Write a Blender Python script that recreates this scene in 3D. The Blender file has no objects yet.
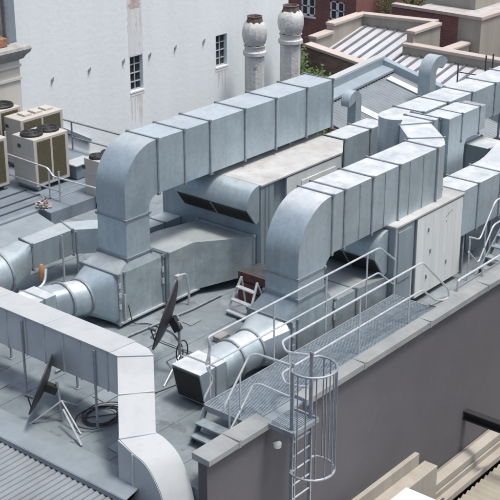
import bpy, math, random
from mathutils import Vector, Matrix
random.seed(7)
S = bpy.context.scene
COL = S.collection
R = math.radians

# ------------------------------------------------------------------ materials
def mat(name, col, rough=.6, metal=0., var=.12, scale=3., col2=None, stain=None, stain_amt=.0, stain_scale=1.2,
        bump=0., bump_scale=40., streak=False, spec=.5, lit_top_dust=None, lit_top_dust_amt=0., vary=.05, speck=None):
    m = bpy.data.materials.new(name); m.use_nodes = True
    n = m.node_tree.nodes; l = m.node_tree.links
    b = n['Principled BSDF']
    b.inputs['Roughness'].default_value = rough; b.inputs['Metallic'].default_value = metal
    b.inputs['Specular IOR Level'].default_value = spec
    tc = n.new('ShaderNodeTexCoord')
    vec = tc.outputs['Object']
    oi = n.new('ShaderNodeObjectInfo')
    add = n.new('ShaderNodeVectorMath'); add.operation = 'ADD'
    l.new(vec, add.inputs[0]); l.new(oi.outputs['Location'], add.inputs[1]); vec = add.outputs[0]
    if streak:
        mp = n.new('ShaderNodeMapping'); mp.inputs['Scale'].default_value = (1, 1, .12)
        l.new(vec, mp.inputs['Vector']); svec = mp.outputs['Vector']
    else: svec = vec
    nz = n.new('ShaderNodeTexNoise'); nz.inputs['Scale'].default_value = scale; nz.inputs['Detail'].default_value = 8; nz.inputs['Roughness'].default_value = .65
    l.new(svec, nz.inputs['Vector'])
    rp = n.new('ShaderNodeValToRGB')
    c2 = col2 or tuple(min(1, c*(1+var)) for c in col); c1 = tuple(c*(1-var) for c in col)
    if col2: c1 = col
    rp.color_ramp.elements[0].position = .32; rp.color_ramp.elements[1].position = .68
    rp.color_ramp.elements[0].color = (*c1, 1); rp.color_ramp.elements[1].color = (*c2, 1)
    l.new(nz.outputs['Fac'], rp.inputs['Fac']); out = rp.outputs['Color']
    if stain:
        n2 = n.new('ShaderNodeTexNoise'); n2.inputs['Scale'].default_value = stain_scale; n2.inputs['Detail'].default_value = 6; n2.inputs['Roughness'].default_value = .7
        l.new(svec, n2.inputs['Vector'])
        r2 = n.new('ShaderNodeValToRGB'); r2.color_ramp.elements[0].position = .52; r2.color_ramp.elements[1].position = .72
        r2.color_ramp.elements[0].color = (0, 0, 0, 1); r2.color_ramp.elements[1].color = (stain_amt,)*3 + (1,)
        l.new(n2.outputs['Fac'], r2.inputs['Fac'])
        mx = n.new('ShaderNodeMix'); mx.data_type = 'RGBA'
        l.new(r2.outputs['Color'], mx.inputs[0]); l.new(out, mx.inputs[6]); mx.inputs[7].default_value = (*stain, 1)
        out = mx.outputs[2]
    rnd = n.new('ShaderNodeMapRange'); rnd.inputs[3].default_value = 1-vary; rnd.inputs[4].default_value = 1+vary
    l.new(oi.outputs['Random'], rnd.inputs[0])
    vm = n.new('ShaderNodeVectorMath'); vm.operation = 'SCALE'; l.new(out, vm.inputs[0]); l.new(rnd.outputs[0], vm.inputs['Scale']); out = vm.outputs[0]
    if metal > .2 and lit_top_dust:      # crystalline spangle of the zinc coat
        vo = n.new('ShaderNodeTexVoronoi'); vo.inputs['Scale'].default_value = 16
        l.new(vec, vo.inputs['Vector'])
        sp_ = n.new('ShaderNodeSeparateColor'); l.new(vo.outputs['Color'], sp_.inputs[0])
        vr = n.new('ShaderNodeMapRange'); vr.inputs[3].default_value = .95; vr.inputs[4].default_value = 1.05; l.new(sp_.outputs[0], vr.inputs[0])
        v2 = n.new('ShaderNodeVectorMath'); v2.operation = 'SCALE'; l.new(out, v2.inputs[0]); l.new(vr.outputs[0], v2.inputs['Scale']); out = v2.outputs[0]
        mp2 = n.new('ShaderNodeMapping'); mp2.inputs['Scale'].default_value = (1, 1, .14); l.new(vec, mp2.inputs['Vector'])
        n8 = n.new('ShaderNodeTexNoise'); n8.inputs['Scale'].default_value = 7; n8.inputs['Detail'].default_value = 5; l.new(mp2.outputs['Vector'], n8.inputs['Vector'])
        r8 = n.new('ShaderNodeMapRange'); r8.inputs[1].default_value = .35; r8.inputs[2].default_value = .65; r8.inputs[3].default_value = .94; r8.inputs[4].default_value = 1.05; l.new(n8.outputs['Fac'], r8.inputs[0])
        v3 = n.new('ShaderNodeVectorMath'); v3.operation = 'SCALE'; l.new(out, v3.inputs[0]); l.new(r8.outputs[0], v3.inputs['Scale']); out = v3.outputs[0]
    if speck:     # small chips, drips and grime spots
        n7 = n.new('ShaderNodeTexNoise'); n7.inputs['Scale'].default_value = speck[1]; n7.inputs['Detail'].default_value = 5; n7.inputs['Roughness'].default_value = .75
        l.new(svec, n7.inputs['Vector'])
        r7 = n.new('ShaderNodeMapRange'); r7.inputs[1].default_value = speck[2]; r7.inputs[2].default_value = speck[2]+.07; r7.inputs[4].default_value = speck[3]
        l.new(n7.outputs['Fac'], r7.inputs[0])
        m7 = n.new('ShaderNodeMix'); m7.data_type = 'RGBA'; l.new(r7.outputs[0], m7.inputs[0]); l.new(out, m7.inputs[6]); m7.inputs[7].default_value = (*speck[0], 1); out = m7.outputs[2]
    if lit_top_dust:      # upward sheets painted paler as if brighter lit, plus blotchy chalky deposit
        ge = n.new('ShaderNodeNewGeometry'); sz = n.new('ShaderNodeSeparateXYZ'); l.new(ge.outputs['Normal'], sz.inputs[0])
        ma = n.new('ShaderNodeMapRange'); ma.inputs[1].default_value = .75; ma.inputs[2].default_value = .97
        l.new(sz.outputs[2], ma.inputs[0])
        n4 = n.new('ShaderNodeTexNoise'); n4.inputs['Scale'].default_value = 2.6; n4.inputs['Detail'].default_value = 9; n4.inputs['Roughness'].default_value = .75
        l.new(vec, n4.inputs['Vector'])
        mb_ = n.new('ShaderNodeMapRange'); mb_.inputs[1].default_value = .34; mb_.inputs[2].default_value = .6; mb_.inputs[3].default_value = lit_top_dust_amt*.35; mb_.inputs[4].default_value = lit_top_dust_amt
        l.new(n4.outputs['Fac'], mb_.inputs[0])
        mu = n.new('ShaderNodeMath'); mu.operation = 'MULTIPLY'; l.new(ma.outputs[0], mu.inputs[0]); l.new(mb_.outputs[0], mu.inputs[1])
        m5 = n.new('ShaderNodeMix'); m5.data_type = 'RGBA'; l.new(mu.outputs[0], m5.inputs[0]); l.new(out, m5.inputs[6]); m5.inputs[7].default_value = (*lit_top_dust, 1); out = m5.outputs[2]
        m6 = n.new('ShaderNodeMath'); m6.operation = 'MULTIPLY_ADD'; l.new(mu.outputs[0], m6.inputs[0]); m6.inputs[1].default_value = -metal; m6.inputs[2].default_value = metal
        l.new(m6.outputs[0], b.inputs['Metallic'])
    l.new(out, b.inputs['Base Color'])
    if metal > .2:
        mr = n.new('ShaderNodeMapRange'); mr.inputs[3].default_value = rough-.08; mr.inputs[4].default_value = rough+.14
        l.new(nz.outputs['Fac'], mr.inputs[0]); l.new(mr.outputs[0], b.inputs['Roughness'])
    if bump:
        n3 = n.new('ShaderNodeTexNoise'); n3.inputs['Scale'].default_value = bump_scale; n3.inputs['Detail'].default_value = 4
        l.new(vec, n3.inputs['Vector'])
        bp = n.new('ShaderNodeBump'); bp.inputs['Strength'].default_value = bump; bp.inputs['Distance'].default_value = .02
        l.new(n3.outputs['Fac'], bp.inputs['Height']); l.new(bp.outputs['Normal'], b.inputs['Normal'])
    return m

def brick_mat(name, c1, c2, mortar, scale=1., axis='xz'):
    m = bpy.data.materials.new(name); m.use_nodes = True
    n = m.node_tree.nodes; l = m.node_tree.links; b = n['Principled BSDF']; b.inputs['Roughness'].default_value = .85
    tc = n.new('ShaderNodeTexCoord'); sx = n.new('ShaderNodeSeparateXYZ'); cx = n.new('ShaderNodeCombineXYZ')
    l.new(tc.outputs['Object'], sx.inputs[0])
    ad = n.new('ShaderNodeMath'); ad.operation = 'ADD'; l.new(sx.outputs[0], ad.inputs[0]); l.new(sx.outputs[1], ad.inputs[1])
    l.new(ad.outputs[0], cx.inputs[0]); l.new(sx.outputs[2], cx.inputs[1])
    br = n.new('ShaderNodeTexBrick'); br.inputs['Scale'].default_value = scale
    br.inputs['Color1'].default_value = (*c1, 1); br.inputs['Color2'].default_value = (*c2, 1); br.inputs['Mortar'].default_value = (*mortar, 1)
    br.inputs['Brick Width'].default_value = .24; br.inputs['Row Height'].default_value = .09; br.inputs['Mortar Size'].default_value = .008
    l.new(cx.outputs[0], br.inputs['Vector'])
    nz = n.new('ShaderNodeTexNoise'); nz.inputs['Scale'].default_value = .7; nz.inputs['Detail'].default_value = 6
    l.new(tc.outputs['Object'], nz.inputs['Vector'])
    mx = n.new('ShaderNodeMix'); mx.data_type = 'RGBA'; mx.blend_type = 'MULTIPLY'; mx.inputs[0].default_value = .6
    rp = n.new('ShaderNodeValToRGB'); rp.color_ramp.elements[0].position = .3; rp.color_ramp.elements[0].color = (.6, .55, .55, 1); rp.color_ramp.elements[1].position = .7
    l.new(nz.outputs['Fac'], rp.inputs[0]); l.new(br.outputs['Color'], mx.inputs[6]); l.new(rp.outputs[0], mx.inputs[7])
    l.new(mx.outputs[2], b.inputs['Base Color'])
    return m

M = {}
M['galv'] = mat('galvanised_sheet', (.385, .465, .505), .42, .45, .07, 1.6, stain=(.30, .33, .345), stain_amt=.4, lit_top_dust=(.50, .53, .54), lit_top_dust_amt=.5, vary=.07, speck=((.2, .21, .22), 3.2, .66, .5), bump=.12, bump_scale=2.2)
M['galv_b'] = mat('galvanised_sheet_older', (.32, .385, .41), .48, .35, .18, 1.8, stain=(.25, .26, .26), stain_amt=.45, lit_top_dust=(.40, .38, .365), lit_top_dust_amt=.5, vary=.07, speck=((.18, .175, .17), 3., .64, .45), bump=.12, bump_scale=2.2)
M['galv_new'] = mat('bright_new_sheet', (.40, .425, .435), .75, .0, .10, 1.6, spec=.25, stain=(.33, .32, .31), stain_amt=.6, stain_scale=1.6)
M['galv_n'] = mat('pale_galvanised_sheet', (.46, .50, .515), .5, .15, .10, 1.6, stain=(.36, .39, .40), stain_amt=.4, vary=.05, bump=.12, bump_scale=2.2)
M['galv_w'] = mat('chalky_lit_top_sheet', (.39, .465, .50), .42, .45, .07, 1.6, stain=(.30, .33, .345), stain_amt=.4, lit_top_dust=(.62, .635, .64), lit_top_dust_amt=.85, vary=.07, speck=((.24, .25, .25), 3.6, .66, .5), bump=.12, bump_scale=2.2)  # pale tops: painted-in brightness together with chalky deposit
M['seam'] = mat('sealed_flange', (.215, .245, .27), .6, .3, .2, 6)
M['steel'] = mat('galvanised_tube', (.52, .55, .575), .42, .4, .12, 9)
M['steel_d'] = mat('weathered_steel', (.30, .33, .36), .55, .5, .2, 9)
M['ahu'] = mat('unit_casing_grey', (.29, .35, .385), .5, .4, .14, 2.2, stain=(.2, .22, .24), stain_amt=.5, streak=True)
M['ahu_top'] = mat('unit_roof_sheet', (.44, .445, .44), .6, .15, .2, 1.6, stain=(.33, .305, .285), stain_amt=.8, stain_scale=1.1, speck=((.16, .14, .13), 3., .62, .6))
M['panel'] = mat('cream_white_panel', (.60, .63, .62), .5, 0, .05, 2, stain=(.42, .42, .39), stain_amt=.5, streak=True)
M['black'] = mat('black_louvre', (.018, .018, .02), .7, 0, .3, 8)
M['dish'] = mat('charcoal_dish', (.028, .026, .03), .5, 0, .25, 6)
M['dark'] = mat('dark_steel', (.06, .065, .07), .7, .2, .3, 5)  # plain dark steel for seams, trims, posts and small fittings
M['wall'] = mat('dark_grey_render', (.097, .095, .102), .85, 0, .08, .7, stain=(.112, .110, .118), stain_amt=.6, stain_scale=.5, streak=False, bump=.2, bump_scale=18, vary=0, speck=((.13, .127, .14), 1.1, .6, .5))
M['cap'] = mat('capping_sheet', (.27, .285, .285), .55, .2, .16, 1.6, stain=(.36, .34, .31), stain_amt=.6, speck=((.13, .13, .12), 4., .62, .6))
M['roof'] = mat('roof_membrane', (.165, .20, .218), .7, .0, .22, 1.1, stain=(.29, .325, .34), stain_amt=.9, stain_scale=.7, bump=.15, bump_scale=14, vary=.03, speck=((.085, .10, .11), 1.6, .57, .6))
M['patch'] = mat('membrane_patch', (.20, .235, .255), .8, 0, .15, 3, stain=(.28, .31, .33), stain_amt=.8, vary=.15, speck=((.10, .11, .12), 3., .6, .5))
M['deck'] = mat('blue_grey_deck', (.165, .205, .245), .6, .1, .16, 1.6, stain=(.24, .28, .32), stain_amt=.7, stain_scale=.8)
M['grate'] = mat('grating_bars', (.25, .30, .335), .55, .25, .2, 9)
M['flash'] = mat('step_flashing', (.24, .285, .31), .55, .2, .14, 2)
M['corr'] = mat('corrugated_grey', (.17, .195, .215), .55, .25, .18, 1.4)
M['corr_l'] = mat('corrugated_pale_grey', (.20, .23, .255), .5, .25, .15, 1.4)
M['corr_c'] = mat('corrugated_cream', (.33, .31, .255), .6, .1, .12, 1.4, stain=(.3, .27, .22), stain_amt=.6)
M['cream'] = mat('cream_render', (.33, .305, .265), .85, 0, .1, 1.3, stain=(.26, .24, .20), stain_amt=.7, streak=True)
M['cream_l'] = mat('pale_coping', (.44, .385, .35), .8, 0, .1, 1.3, stain=(.45, .38, .32), stain_amt=.6)
M['white'] = mat('white_paint', (.78, .78, .77), .6, 0, .04, 1.5, stain=(.62, .61, .59), stain_amt=.4)
M['white_wall'] = mat('white_washed_brick', (.745, .80, .81), .9, 0, .035, .8, stain=(.67, .71, .725), stain_amt=.75, stain_scale=.35, streak=True, bump=.35, bump_scale=6, vary=0, speck=((.42, .40, .39), 2.4, .665, .55))
M['stainwash'] = mat('weathered_whitewash', (.66, .68, .68), .9, 0, .06, 1.8, stain=(.52, .45, .43), stain_amt=.7, stain_scale=1.6, streak=True, bump=.3, bump_scale=8, speck=((.30, .2, .18), 3., .6, .7))
M['run'] = mat('faded_rust_run', (.66, .645, .63), .9, 0, .1, 4, vary=.06)
M['run_p'] = mat('faded_grey_run', (.70, .73, .74), .9, 0, .05, 4, vary=.03)
M['rawbrick'] = mat('bare_patch', (.50, .40, .38), .9, 0, .25, 9)
M['stone'] = mat('old_grey_stone', (.30, .30, .29), .9, 0, .2, 3, stain=(.2, .2, .2), stain_amt=.7, bump=.5, bump_scale=14)
M['chim'] = mat('painted_chimney_render', (.52, .53, .52), .9, 0, .16, 5, stain=(.25, .26, .26), stain_amt=.8, stain_scale=2.5, bump=.9, bump_scale=9, speck=((.22, .22, .22), 5., .58, .7))
M['terra'] = mat('terracotta_pot', (.11, .08, .072), .85, 0, .3, 6, bump=.4, bump_scale=14)
M['cream_s'] = mat('pale_stone_render', (.60, .58, .52), .85, 0, .08, 1.3, stain=(.40, .38, .33), stain_amt=.6, streak=True)
M['brick'] = brick_mat('red_brown_brick', (.27, .105, .09), (.20, .078, .068), (.23, .17, .15), 1.)
M['brick_o'] = brick_mat('old_brown_brick', (.27, .175, .145), (.19, .115, .095), (.28, .23, .2), 1.)
M['beige'] = mat('beige_enamel', (.46, .44, .40), .5, 0, .06, 2, stain=(.42, .39, .33), stain_amt=.5, streak=True)
M['coil'] = mat('olive_coil', (.105, .095, .055), .6, .1, .2, 14)
M['fan'] = mat('fan_guard', (.03, .031, .035), .5, .3, .2, 8)
M['rust'] = mat('rusty_timber', (.12, .05, .042), .85, 0, .3, 4, stain=(.05, .035, .03), stain_amt=.8)
M['alu'] = mat('ladder_aluminium', (.60, .62, .64), .4, .5, .1, 8)
M['glass'] = mat('window_glass', (.03, .038, .045), .12, 0, .3, 2, spec=.7)
M['frame'] = mat('white_window_frame', (.72, .72, .70), .6, 0, .05, 3)
M['oldframe'] = mat('grey_window_bars', (.42, .45, .47), .6, 0, .1, 3)
M['seamroof'] = mat('pale_seamed_roof', (.60, .61, .63), .45, .25, .08, .8)
M['rib'] = mat('dark_roof_rib', (.16, .17, .19), .6, .2, .2, 4)
M['sky_sheet'] = mat('translucent_roof_sheet', (.66, .69, .72), .5, 0, .08, 2)
M['leaf'] = mat('green_leaves', (.05, .10, .02), .7, 0, .5, 5, col2=(.085, .14, .035))
M['bark'] = mat('bark', (.10, .075, .055), .9, 0, .3, 6)
M['asphalt'] = mat('asphalt', (.055, .056, .06), .9, 0, .15, .3, stain=(.085, .085, .085), stain_amt=.8, stain_scale=.1)
M['car_w'] = mat('white_car_paint', (.75, .75, .75), .25, 0, .02, 1)
M['car_g'] = mat('silver_car_paint', (.38, .40, .43), .3, .5, .03, 1)
M['rubber'] = mat('rubber', (.02, .02, .02), .8, 0, .2, 5)
M['cable'] = mat('black_cable', (.02, .02, .022), .5, 0, .2, 5)
M['orange'] = mat('orange_valve_wrap', (.42, .22, .10), .7, 0, .3, 9)
M['feather'] = mat('pale_rag', (.60, .55, .50), .9, 0, .25, 18, col2=(.20, .10, .09))
M['blueprof'] = mat('blue_grey_flashing', (.30, .36, .40), .5, .3, .1, 1.2)
M['timber'] = mat('orange_brown_brick', (.34, .17, .10), .85, 0, .35, 5)

# ------------------------------------------------------------------ mesh builder
class MB:
    def __init__(s): s.v = []; s.f = []
    def add(s, vs, fs):
        o = len(s.v); s.v += [tuple(v) for v in vs]; s.f += [tuple(i+o for i in f) for f in fs]; return s
    def box(s, a, b):
        x0, y0, z0 = [min(p, q) for p, q in zip(a, b)]; x1, y1, z1 = [max(p, q) for p, q in zip(a, b)]
        return s.add([(x0,y0,z0),(x1,y0,z0),(x1,y1,z0),(x0,y1,z0),(x0,y0,z1),(x1,y0,z1),(x1,y1,z1),(x0,y1,z1)],
                     [(0,3,2,1),(4,5,6,7),(0,1,5,4),(1,2,6,5),(2,3,7,6),(3,0,4,7)])
    def loft(s, rings, caps=True, cross=0., closed=False):
        k = len(rings[0]); o = len(s.v); vs = [v for r in rings for v in r]; fs = []
        extra = []
        n = len(rings)
        for i in range(n if closed else n-1):
            for j in range(k):
                a = i*k+j; b = i*k+(j+1) % k; c = ((i+1) % n)*k+(j+1) % k; d = ((i+1) % n)*k+j
                if cross:
                    A, B, C, D = [Vector(vs[q]) for q in (a, b, c, d)]
                    nn = (C-A).cross(D-B)
                    if nn.length > .3:
                        m = (A+B+C+D)/4
                        cen = sum((Vector(v) for v in rings[i]), Vector())/k*.5+sum((Vector(v) for v in rings[(i+1) % n]), Vector())/k*.5
                        nn.normalize()
                        if nn.dot(m-cen) < 0: nn = -nn
                        e = len(vs)+len(extra); extra.append(tuple(m+nn*cross))
                        fs += [(a, b, e), (b, c, e), (c, d, e), (d, a, e)]; continue
                fs.append((a, b, c, d))
        if caps and not closed:
            fs.append(tuple(range(k))[::-1]); fs.append(tuple((n-1)*k+j for j in range(k)))
        return s.add(vs+extra, fs)
    def prism(s, poly, d0, d1, axis):
        f = {'x': lambda p, d: (d, p[0], p[1]), 'y': lambda p, d: (p[0], d, p[1]), 'z': lambda p, d: (p[0], p[1], d)}[axis]
        return s.loft([[f(p, d0) for p in poly], [f(p, d1) for p in poly]])
    def tube(s, pts, r, n=8, closed=False):
        P = [Vector(p) for p in pts]; rings = []; N = len(P); up = None
        for i in range(N):
            if closed: t = P[(i+1) % N]-P[i-1]
            else: t = P[min(i+1, N-1)]-P[max(i-1, 0)]
            t.normalize()
            if up is None:
                up = Vector((0, 0, 1)) if abs(t.z) < .9 else Vector((1, 0, 0))
            u = up-t*up.dot(t); u.normalize(); w = t.cross(u); up = u
            rr = r[i] if isinstance(r, (list, tuple)) else r
            rings.append([tuple(P[i]+u*rr*math.cos(2*math.pi*j/n)+w*rr*math.sin(2*math.pi*j/n)) for j in range(n)])
        return s.loft(rings, not closed, closed=closed)
    def lathe(s, c, prof, n=24, axis='z'):
        rings = []
        for r, z in prof:
            ring = []
            for j in range(n):
                a = 2*math.pi*j/n
                if axis == 'z': ring.append((c[0]+r*math.cos(a), c[1]+r*math.sin(a), c[2]+z))
                else: ring.append((c[0]+z, c[1]+r*math.cos(a), c[2]+r*math.sin(a)))
            rings.append(ring)
        return s.loft(rings)
    def bar(s, p, q, w, h=None):
        h = h or w; P = Vector(p); Q = Vector(q); t = (Q-P).normalized()
        up = Vector((0, 0, 1)) if abs(t.z) < .95 else Vector((1, 0, 0))
        a = t.cross(up).normalized()*w/2; b = a.cross(t).normalized()*h/2
        return s.loft([[tuple(X+a*i+b*j) for i, j in ((-1,-1),(1,-1),(1,1),(-1,1))] for X in (P, Q)])
    def build(s, name, m, root=None, bevel=0., smooth=True):
        me = bpy.data.meshes.new(name)
        off = Vector(root['_loc']) if root is not None else Vector((0, 0, 0))
        me.from_pydata([tuple(Vector(v)-off) for v in s.v], [], s.f); me.validate()
        import bmesh
        bm = bmesh.new(); bm.from_mesh(me); bmesh.ops.recalc_face_normals(bm, faces=bm.faces)
        bm.to_mesh(me); bm.free()
        me.materials.append(m)
        if smooth:
            me.polygons.foreach_set('use_smooth', [True]*len(me.polygons)); me.set_sharp_from_angle(angle=R(32))
        o = bpy.data.objects.new(name, me); COL.objects.link(o)
        if root is not None: o.parent = root
        if bevel:
            b = o.modifiers.new('soft_edge', 'BEVEL'); b.width = bevel; b.segments = 2; b.limit_method = 'ANGLE'; b.angle_limit = R(40)
        return o

ROOTS = []
def tag(o, label, cat, group=None):
    o['label'] = label; o['category'] = cat
    if group: o['group'] = group
    return o
def thing(name, label, cat, loc=(0, 0, 0), group=None):
    o = bpy.data.objects.new(name, None); COL.objects.link(o); o.location = loc; o.empty_display_size = .2
    o['_loc'] = list(loc); ROOTS.append(o)
    return tag(o, label, cat, group)
def struct(o): o['kind'] = 'structure'; return o
def part_thing(mb, name, m, label, cat, group=None, base=None, **k):
    """a thing that is one mesh, with its origin at its base"""
    c = base or [sum(v[i] for v in mb.v)/len(mb.v) for i in (0, 1)]+[min(v[2] for v in mb.v)]
    t = {'_loc': list(c)}
    class Fake(dict): pass
    mb2 = MB(); mb2.v = [tuple(Vector(v)-Vector(c)) for v in mb.v]; mb2.f = mb.f
    o = mb2.build(name, m, None, **k); o.location = c
    return tag(o, label, cat, group)
def copy_thing(root, loc, label, group=None):
    r = root.copy(); COL.objects.link(r); r.location = loc; r['label'] = label
    if group: r['group'] = group
    for ch in root.children:
        c = ch.copy(); COL.objects.link(c); c.parent = r
        for g in ch.children:
            d = g.copy(); COL.objects.link(d); d.parent = c
    return r

def flange(root, ring, e=.03, t=.045, m='seam'):
    """a raised joint frame round a duct ring"""
    P = [Vector(p) for p in ring]; c = sum(P, Vector())/4
    u = (P[1]-P[0]).normalized(); w = (P[3]-P[0]).normalized(); n = u.cross(w).normalized()
    big = []
    for p in P:
        d = p-c
        big.append(p+u*(e if d.dot(u) > 0 else -e)+w*(e if d.dot(w) > 0 else -e))
    mb = MB(); mb.loft([[tuple(p-n*t/2) for p in big], [tuple(p+n*t/2) for p in big]])
    for p in big:      # corner pieces of the bolted frame
        d = (c-p); d.normalize(); q = p+d*.025
        a_ = [q+u*i*.032+w*j*.032 for i, j in ((-1, -1), (1, -1), (1, 1), (-1, 1))]
        mb.loft([[tuple(x-n*t*.75) for x in a_], [tuple(x+n*t*.75) for x in a_]])
    return mb.build('flange', M[m], root)

def ring_xz(o, i, y0, y1):
    return [(o[0], y0, o[1]), (o[0], y1, o[1]), (i[0], y1, i[1]), (i[0], y0, i[1])]
def ring_x(x, y0, y1, z0, z1): return [(x, y0, z1), (x, y1, z1), (x, y1, z0), (x, y0, z0)]
def arc(cx, cz, r, a0, a1, n):
    return [(cx+r*math.cos(R(a0+(a1-a0)*i/n)), cz+r*math.sin(R(a0+(a1-a0)*i/n))) for i in range(n+1)]
def smooth_path(pts, rad=.12, n=4):
    """rounds the corners of a tube path"""
    P = [Vector(p) for p in pts]; out = [P[0]]
    for i in range(1, len(P)-1):
        a = P[i-1]-P[i]; b = P[i+1]-P[i]; r = min(rad, a.length*.45, b.length*.45)
        A = P[i]+a.normalized()*r; B = P[i]+b.normalized()*r
        for k in range(n+1):
            t = k/n; out.append(A*(1-t)**2+P[i]*2*t*(1-t)+B*t*t)
    out.append(P[-1]); return out

ZF = -.7      # main roof level; the parapet cap is z = 0
# ================================================================== SETTING
g = MB().box((-200, -200, -16.6), (400, 400, -16)); struct(g.build('ground', M['asphalt'], smooth=False))

# ------------------------------------------------------------------ the building whose roof we see
B = thing('plant_building', 'dark grey rendered building whose flat roof carries the silver ductwork', 'building', (10, 6, -16))
MB().box((-1.68, .0, -16), (40, .2, -.112)).box((-2.3, .0, -16), (-1.68, .33, -2.15)).build('parapet_wall', M['wall'], B, smooth=False)
MB().box((-1.68, .203, -16), (17.9, 9.9, ZF)).box((-2.3, 1.56, -16), (-1.68, 9.9, ZF)).box((-2.3, .34, -16), (-1.68, 1.56, -2.2)).box((-2.3, 9.9, -16), (9.3, 16.3, ZF)).build('roof_deck', M['roof'], B, smooth=False)
# capping: left piece ends in a bright corner by the ladder, right piece runs on
MB().prism([(-.09, -.11), (-.09, .0), (.31, .03), (.31, -.10), (.30, -.10), (.30, -.11)], -1.72, .0, 'x').build('parapet_cap', M['cap'], B, .006, smooth=False)
MB().prism([(-.09, -.13), (-.09, .0), (.20, .02), (.20, -.12), (.19, -.12), (.19, -.13)], 1.02, 40, 'x').build('parapet_cap', M['cap'], B, .006, smooth=False)
MB().box((0.004, .004, -.11), (1.016, .215, -.06)).build('parapet_cap', M['flash'], B, smooth=False)
for x in (2.9, 5.3, 7.7, 10.1): MB().box((x-.03, -.095, -.135), (x+.03, .205, .025)).build('cap_joint', M['cap'], B, smooth=False)
for x in (-.9,): MB().box((x-.03, -.095, -.115), (x+.03, .315, .037)).build('cap_joint', M['cap'], B, smooth=False)
MB().box((6.03, .203, -16), (14.5, .44, -.012)).build('inner_ledge', M['cap'], B, .006, smooth=False)
# edge step to the lower roof
MB().prism([(-2.3, ZF+.03), (-2.05, ZF+.02), (-2.05, ZF+.006), (-2.36, ZF-.0), (-2.66, ZF-.06), (-2.66, ZF-.16), (-2.645, ZF-.16), (-2.645, ZF-.05), (-2.36, ZF+.03)], 1.0, 9, 'y').build('edge_flashing', M['flash'], B, smooth=False)
MB().box((-2.6, 1.1, -16), (-2.302, 17, ZF-.07)).box((-2.6, .0, -16), (-2.302, 1.1, -2.4)).build('wall', M['wall'], B, smooth=False)
# lap joints in the membrane
for i, y in enumerate((.95, 2.05, 3.0, 4.05, 5.1, 6.2, 7.3, 8.4, 9.4)):
    MB().box((-2.0, y, ZF), (17.5, y+.09, ZF+.012)).build('membrane_lap', M['roof'], B, smooth=False)
pr_ = random.Random(5)
for x, y, w_, h_ in ((-.6, 3.6, .5, .4), (.3, 4.4, .7, .5), (1.6, 4.6, .4, .6), (2.6, 3.3, .6, .35), (-1.7, 5.6, .4, .8), (3.0, 4.6, .35, .3), (-1.75, 2.1, .45, .3)):
    MB().prism([(x, y), (x+w_, y+.02), (x+w_-.03, y+h_), (x+.02, y+h_-.02)], ZF+.013, ZF+.018, 'z').build('repair_patch', M['patch'], B, smooth=False)
# raised plant deck at the back with its sloping front flashing
MB().box((3.4, 11.95, ZF), (9.3, 16.3, -.35)).build('raised_deck', M['deck'], B, .01, smooth=False)
MB().box((5.15, 11.5, ZF), (6.78, 11.95, -.352)).build('raised_deck', M['deck'], B, .01, smooth=False)
MB().prism([(10.4, ZF+.004), (11.80, -.36), (11.80, -.30), (11.95, -.30), (11.95, ZF+.004)], -1.0, 4.95, 'x').build('sloped_upstand', M['flash'], B, smooth=False)
for y in (12.3, 12.75, 13.3): MB().box((3.42, y, -.35), (5.9, y+.05, -.325)).build('deck_seam', M['dark'], B, smooth=False)
MB().box((5.2, 12.55, -.35), (9.3, 12.6, -.335)).build('deck_seam', M['flash'], B, smooth=False)
MB().box((5.9, 12.2, -.35), (9.3, 12.26, -.335)).build('deck_seam', M['flash'], B, smooth=False)

# ------------------------------------------------------------------ corrugated helper
def corrugated(name, m, o, u, v, nu, pitch, amp, root=None, thick=.02, trap=False):
    """o origin, u ridge-to-ridge direction (unit*pitch steps nu), v run vector; corrugation offsets along the normal"""
    U = Vector(u).normalized(); V = Vector(v); N = U.cross(V.normalized()).normalized()
    if N.z < 0: N = -N
    a = []; st = 6
    for i in range(nu*st+1):
        ph = 2*math.pi*(i % st)/st
        h = amp*math.cos(ph) if not trap else (amp if (i % st) in (0, 1) else -amp*.6)
        a.append(Vector(o)+U*(i*pitch/st)+N*h)
    mb = MB(); k = len(a)
    vs = a+[p+V for p in a]+[p-N*thick for p in a]+[p+V-N*thick for p in a]
    fs = [(i, i+1, k+i+1, k+i) for i in range(k-1)]+[(2*k+i, 3*k+i, 3*k+i+1, 2*k+i+1) for i in range(k-1)]
    fs += [(i, 2*k+i, 2*k+i+1, i+1) for i in range(k-1)]+[(k+i, k+i+1, 3*k+i+1, 3*k+i) for i in range(k-1)]
    mb.add(vs, fs)
    return mb.build(name, m, root)

L = thing('corrugated_roof', 'grey corrugated iron roof below the flashed edge at lower left', 'roof', (-6, 3, -1))
corrugated('roof_sheet', M['corr'], (-9.5, -2.5, ZF-.27), (0, 1, 0), (6.84, 0, .10), 88, .14, .018, L)
MB().box((-9.4, -2.4, -16), (-2.7, 9.7, ZF-.45)).build('wall', M['wall'], L, smooth=False)

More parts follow.
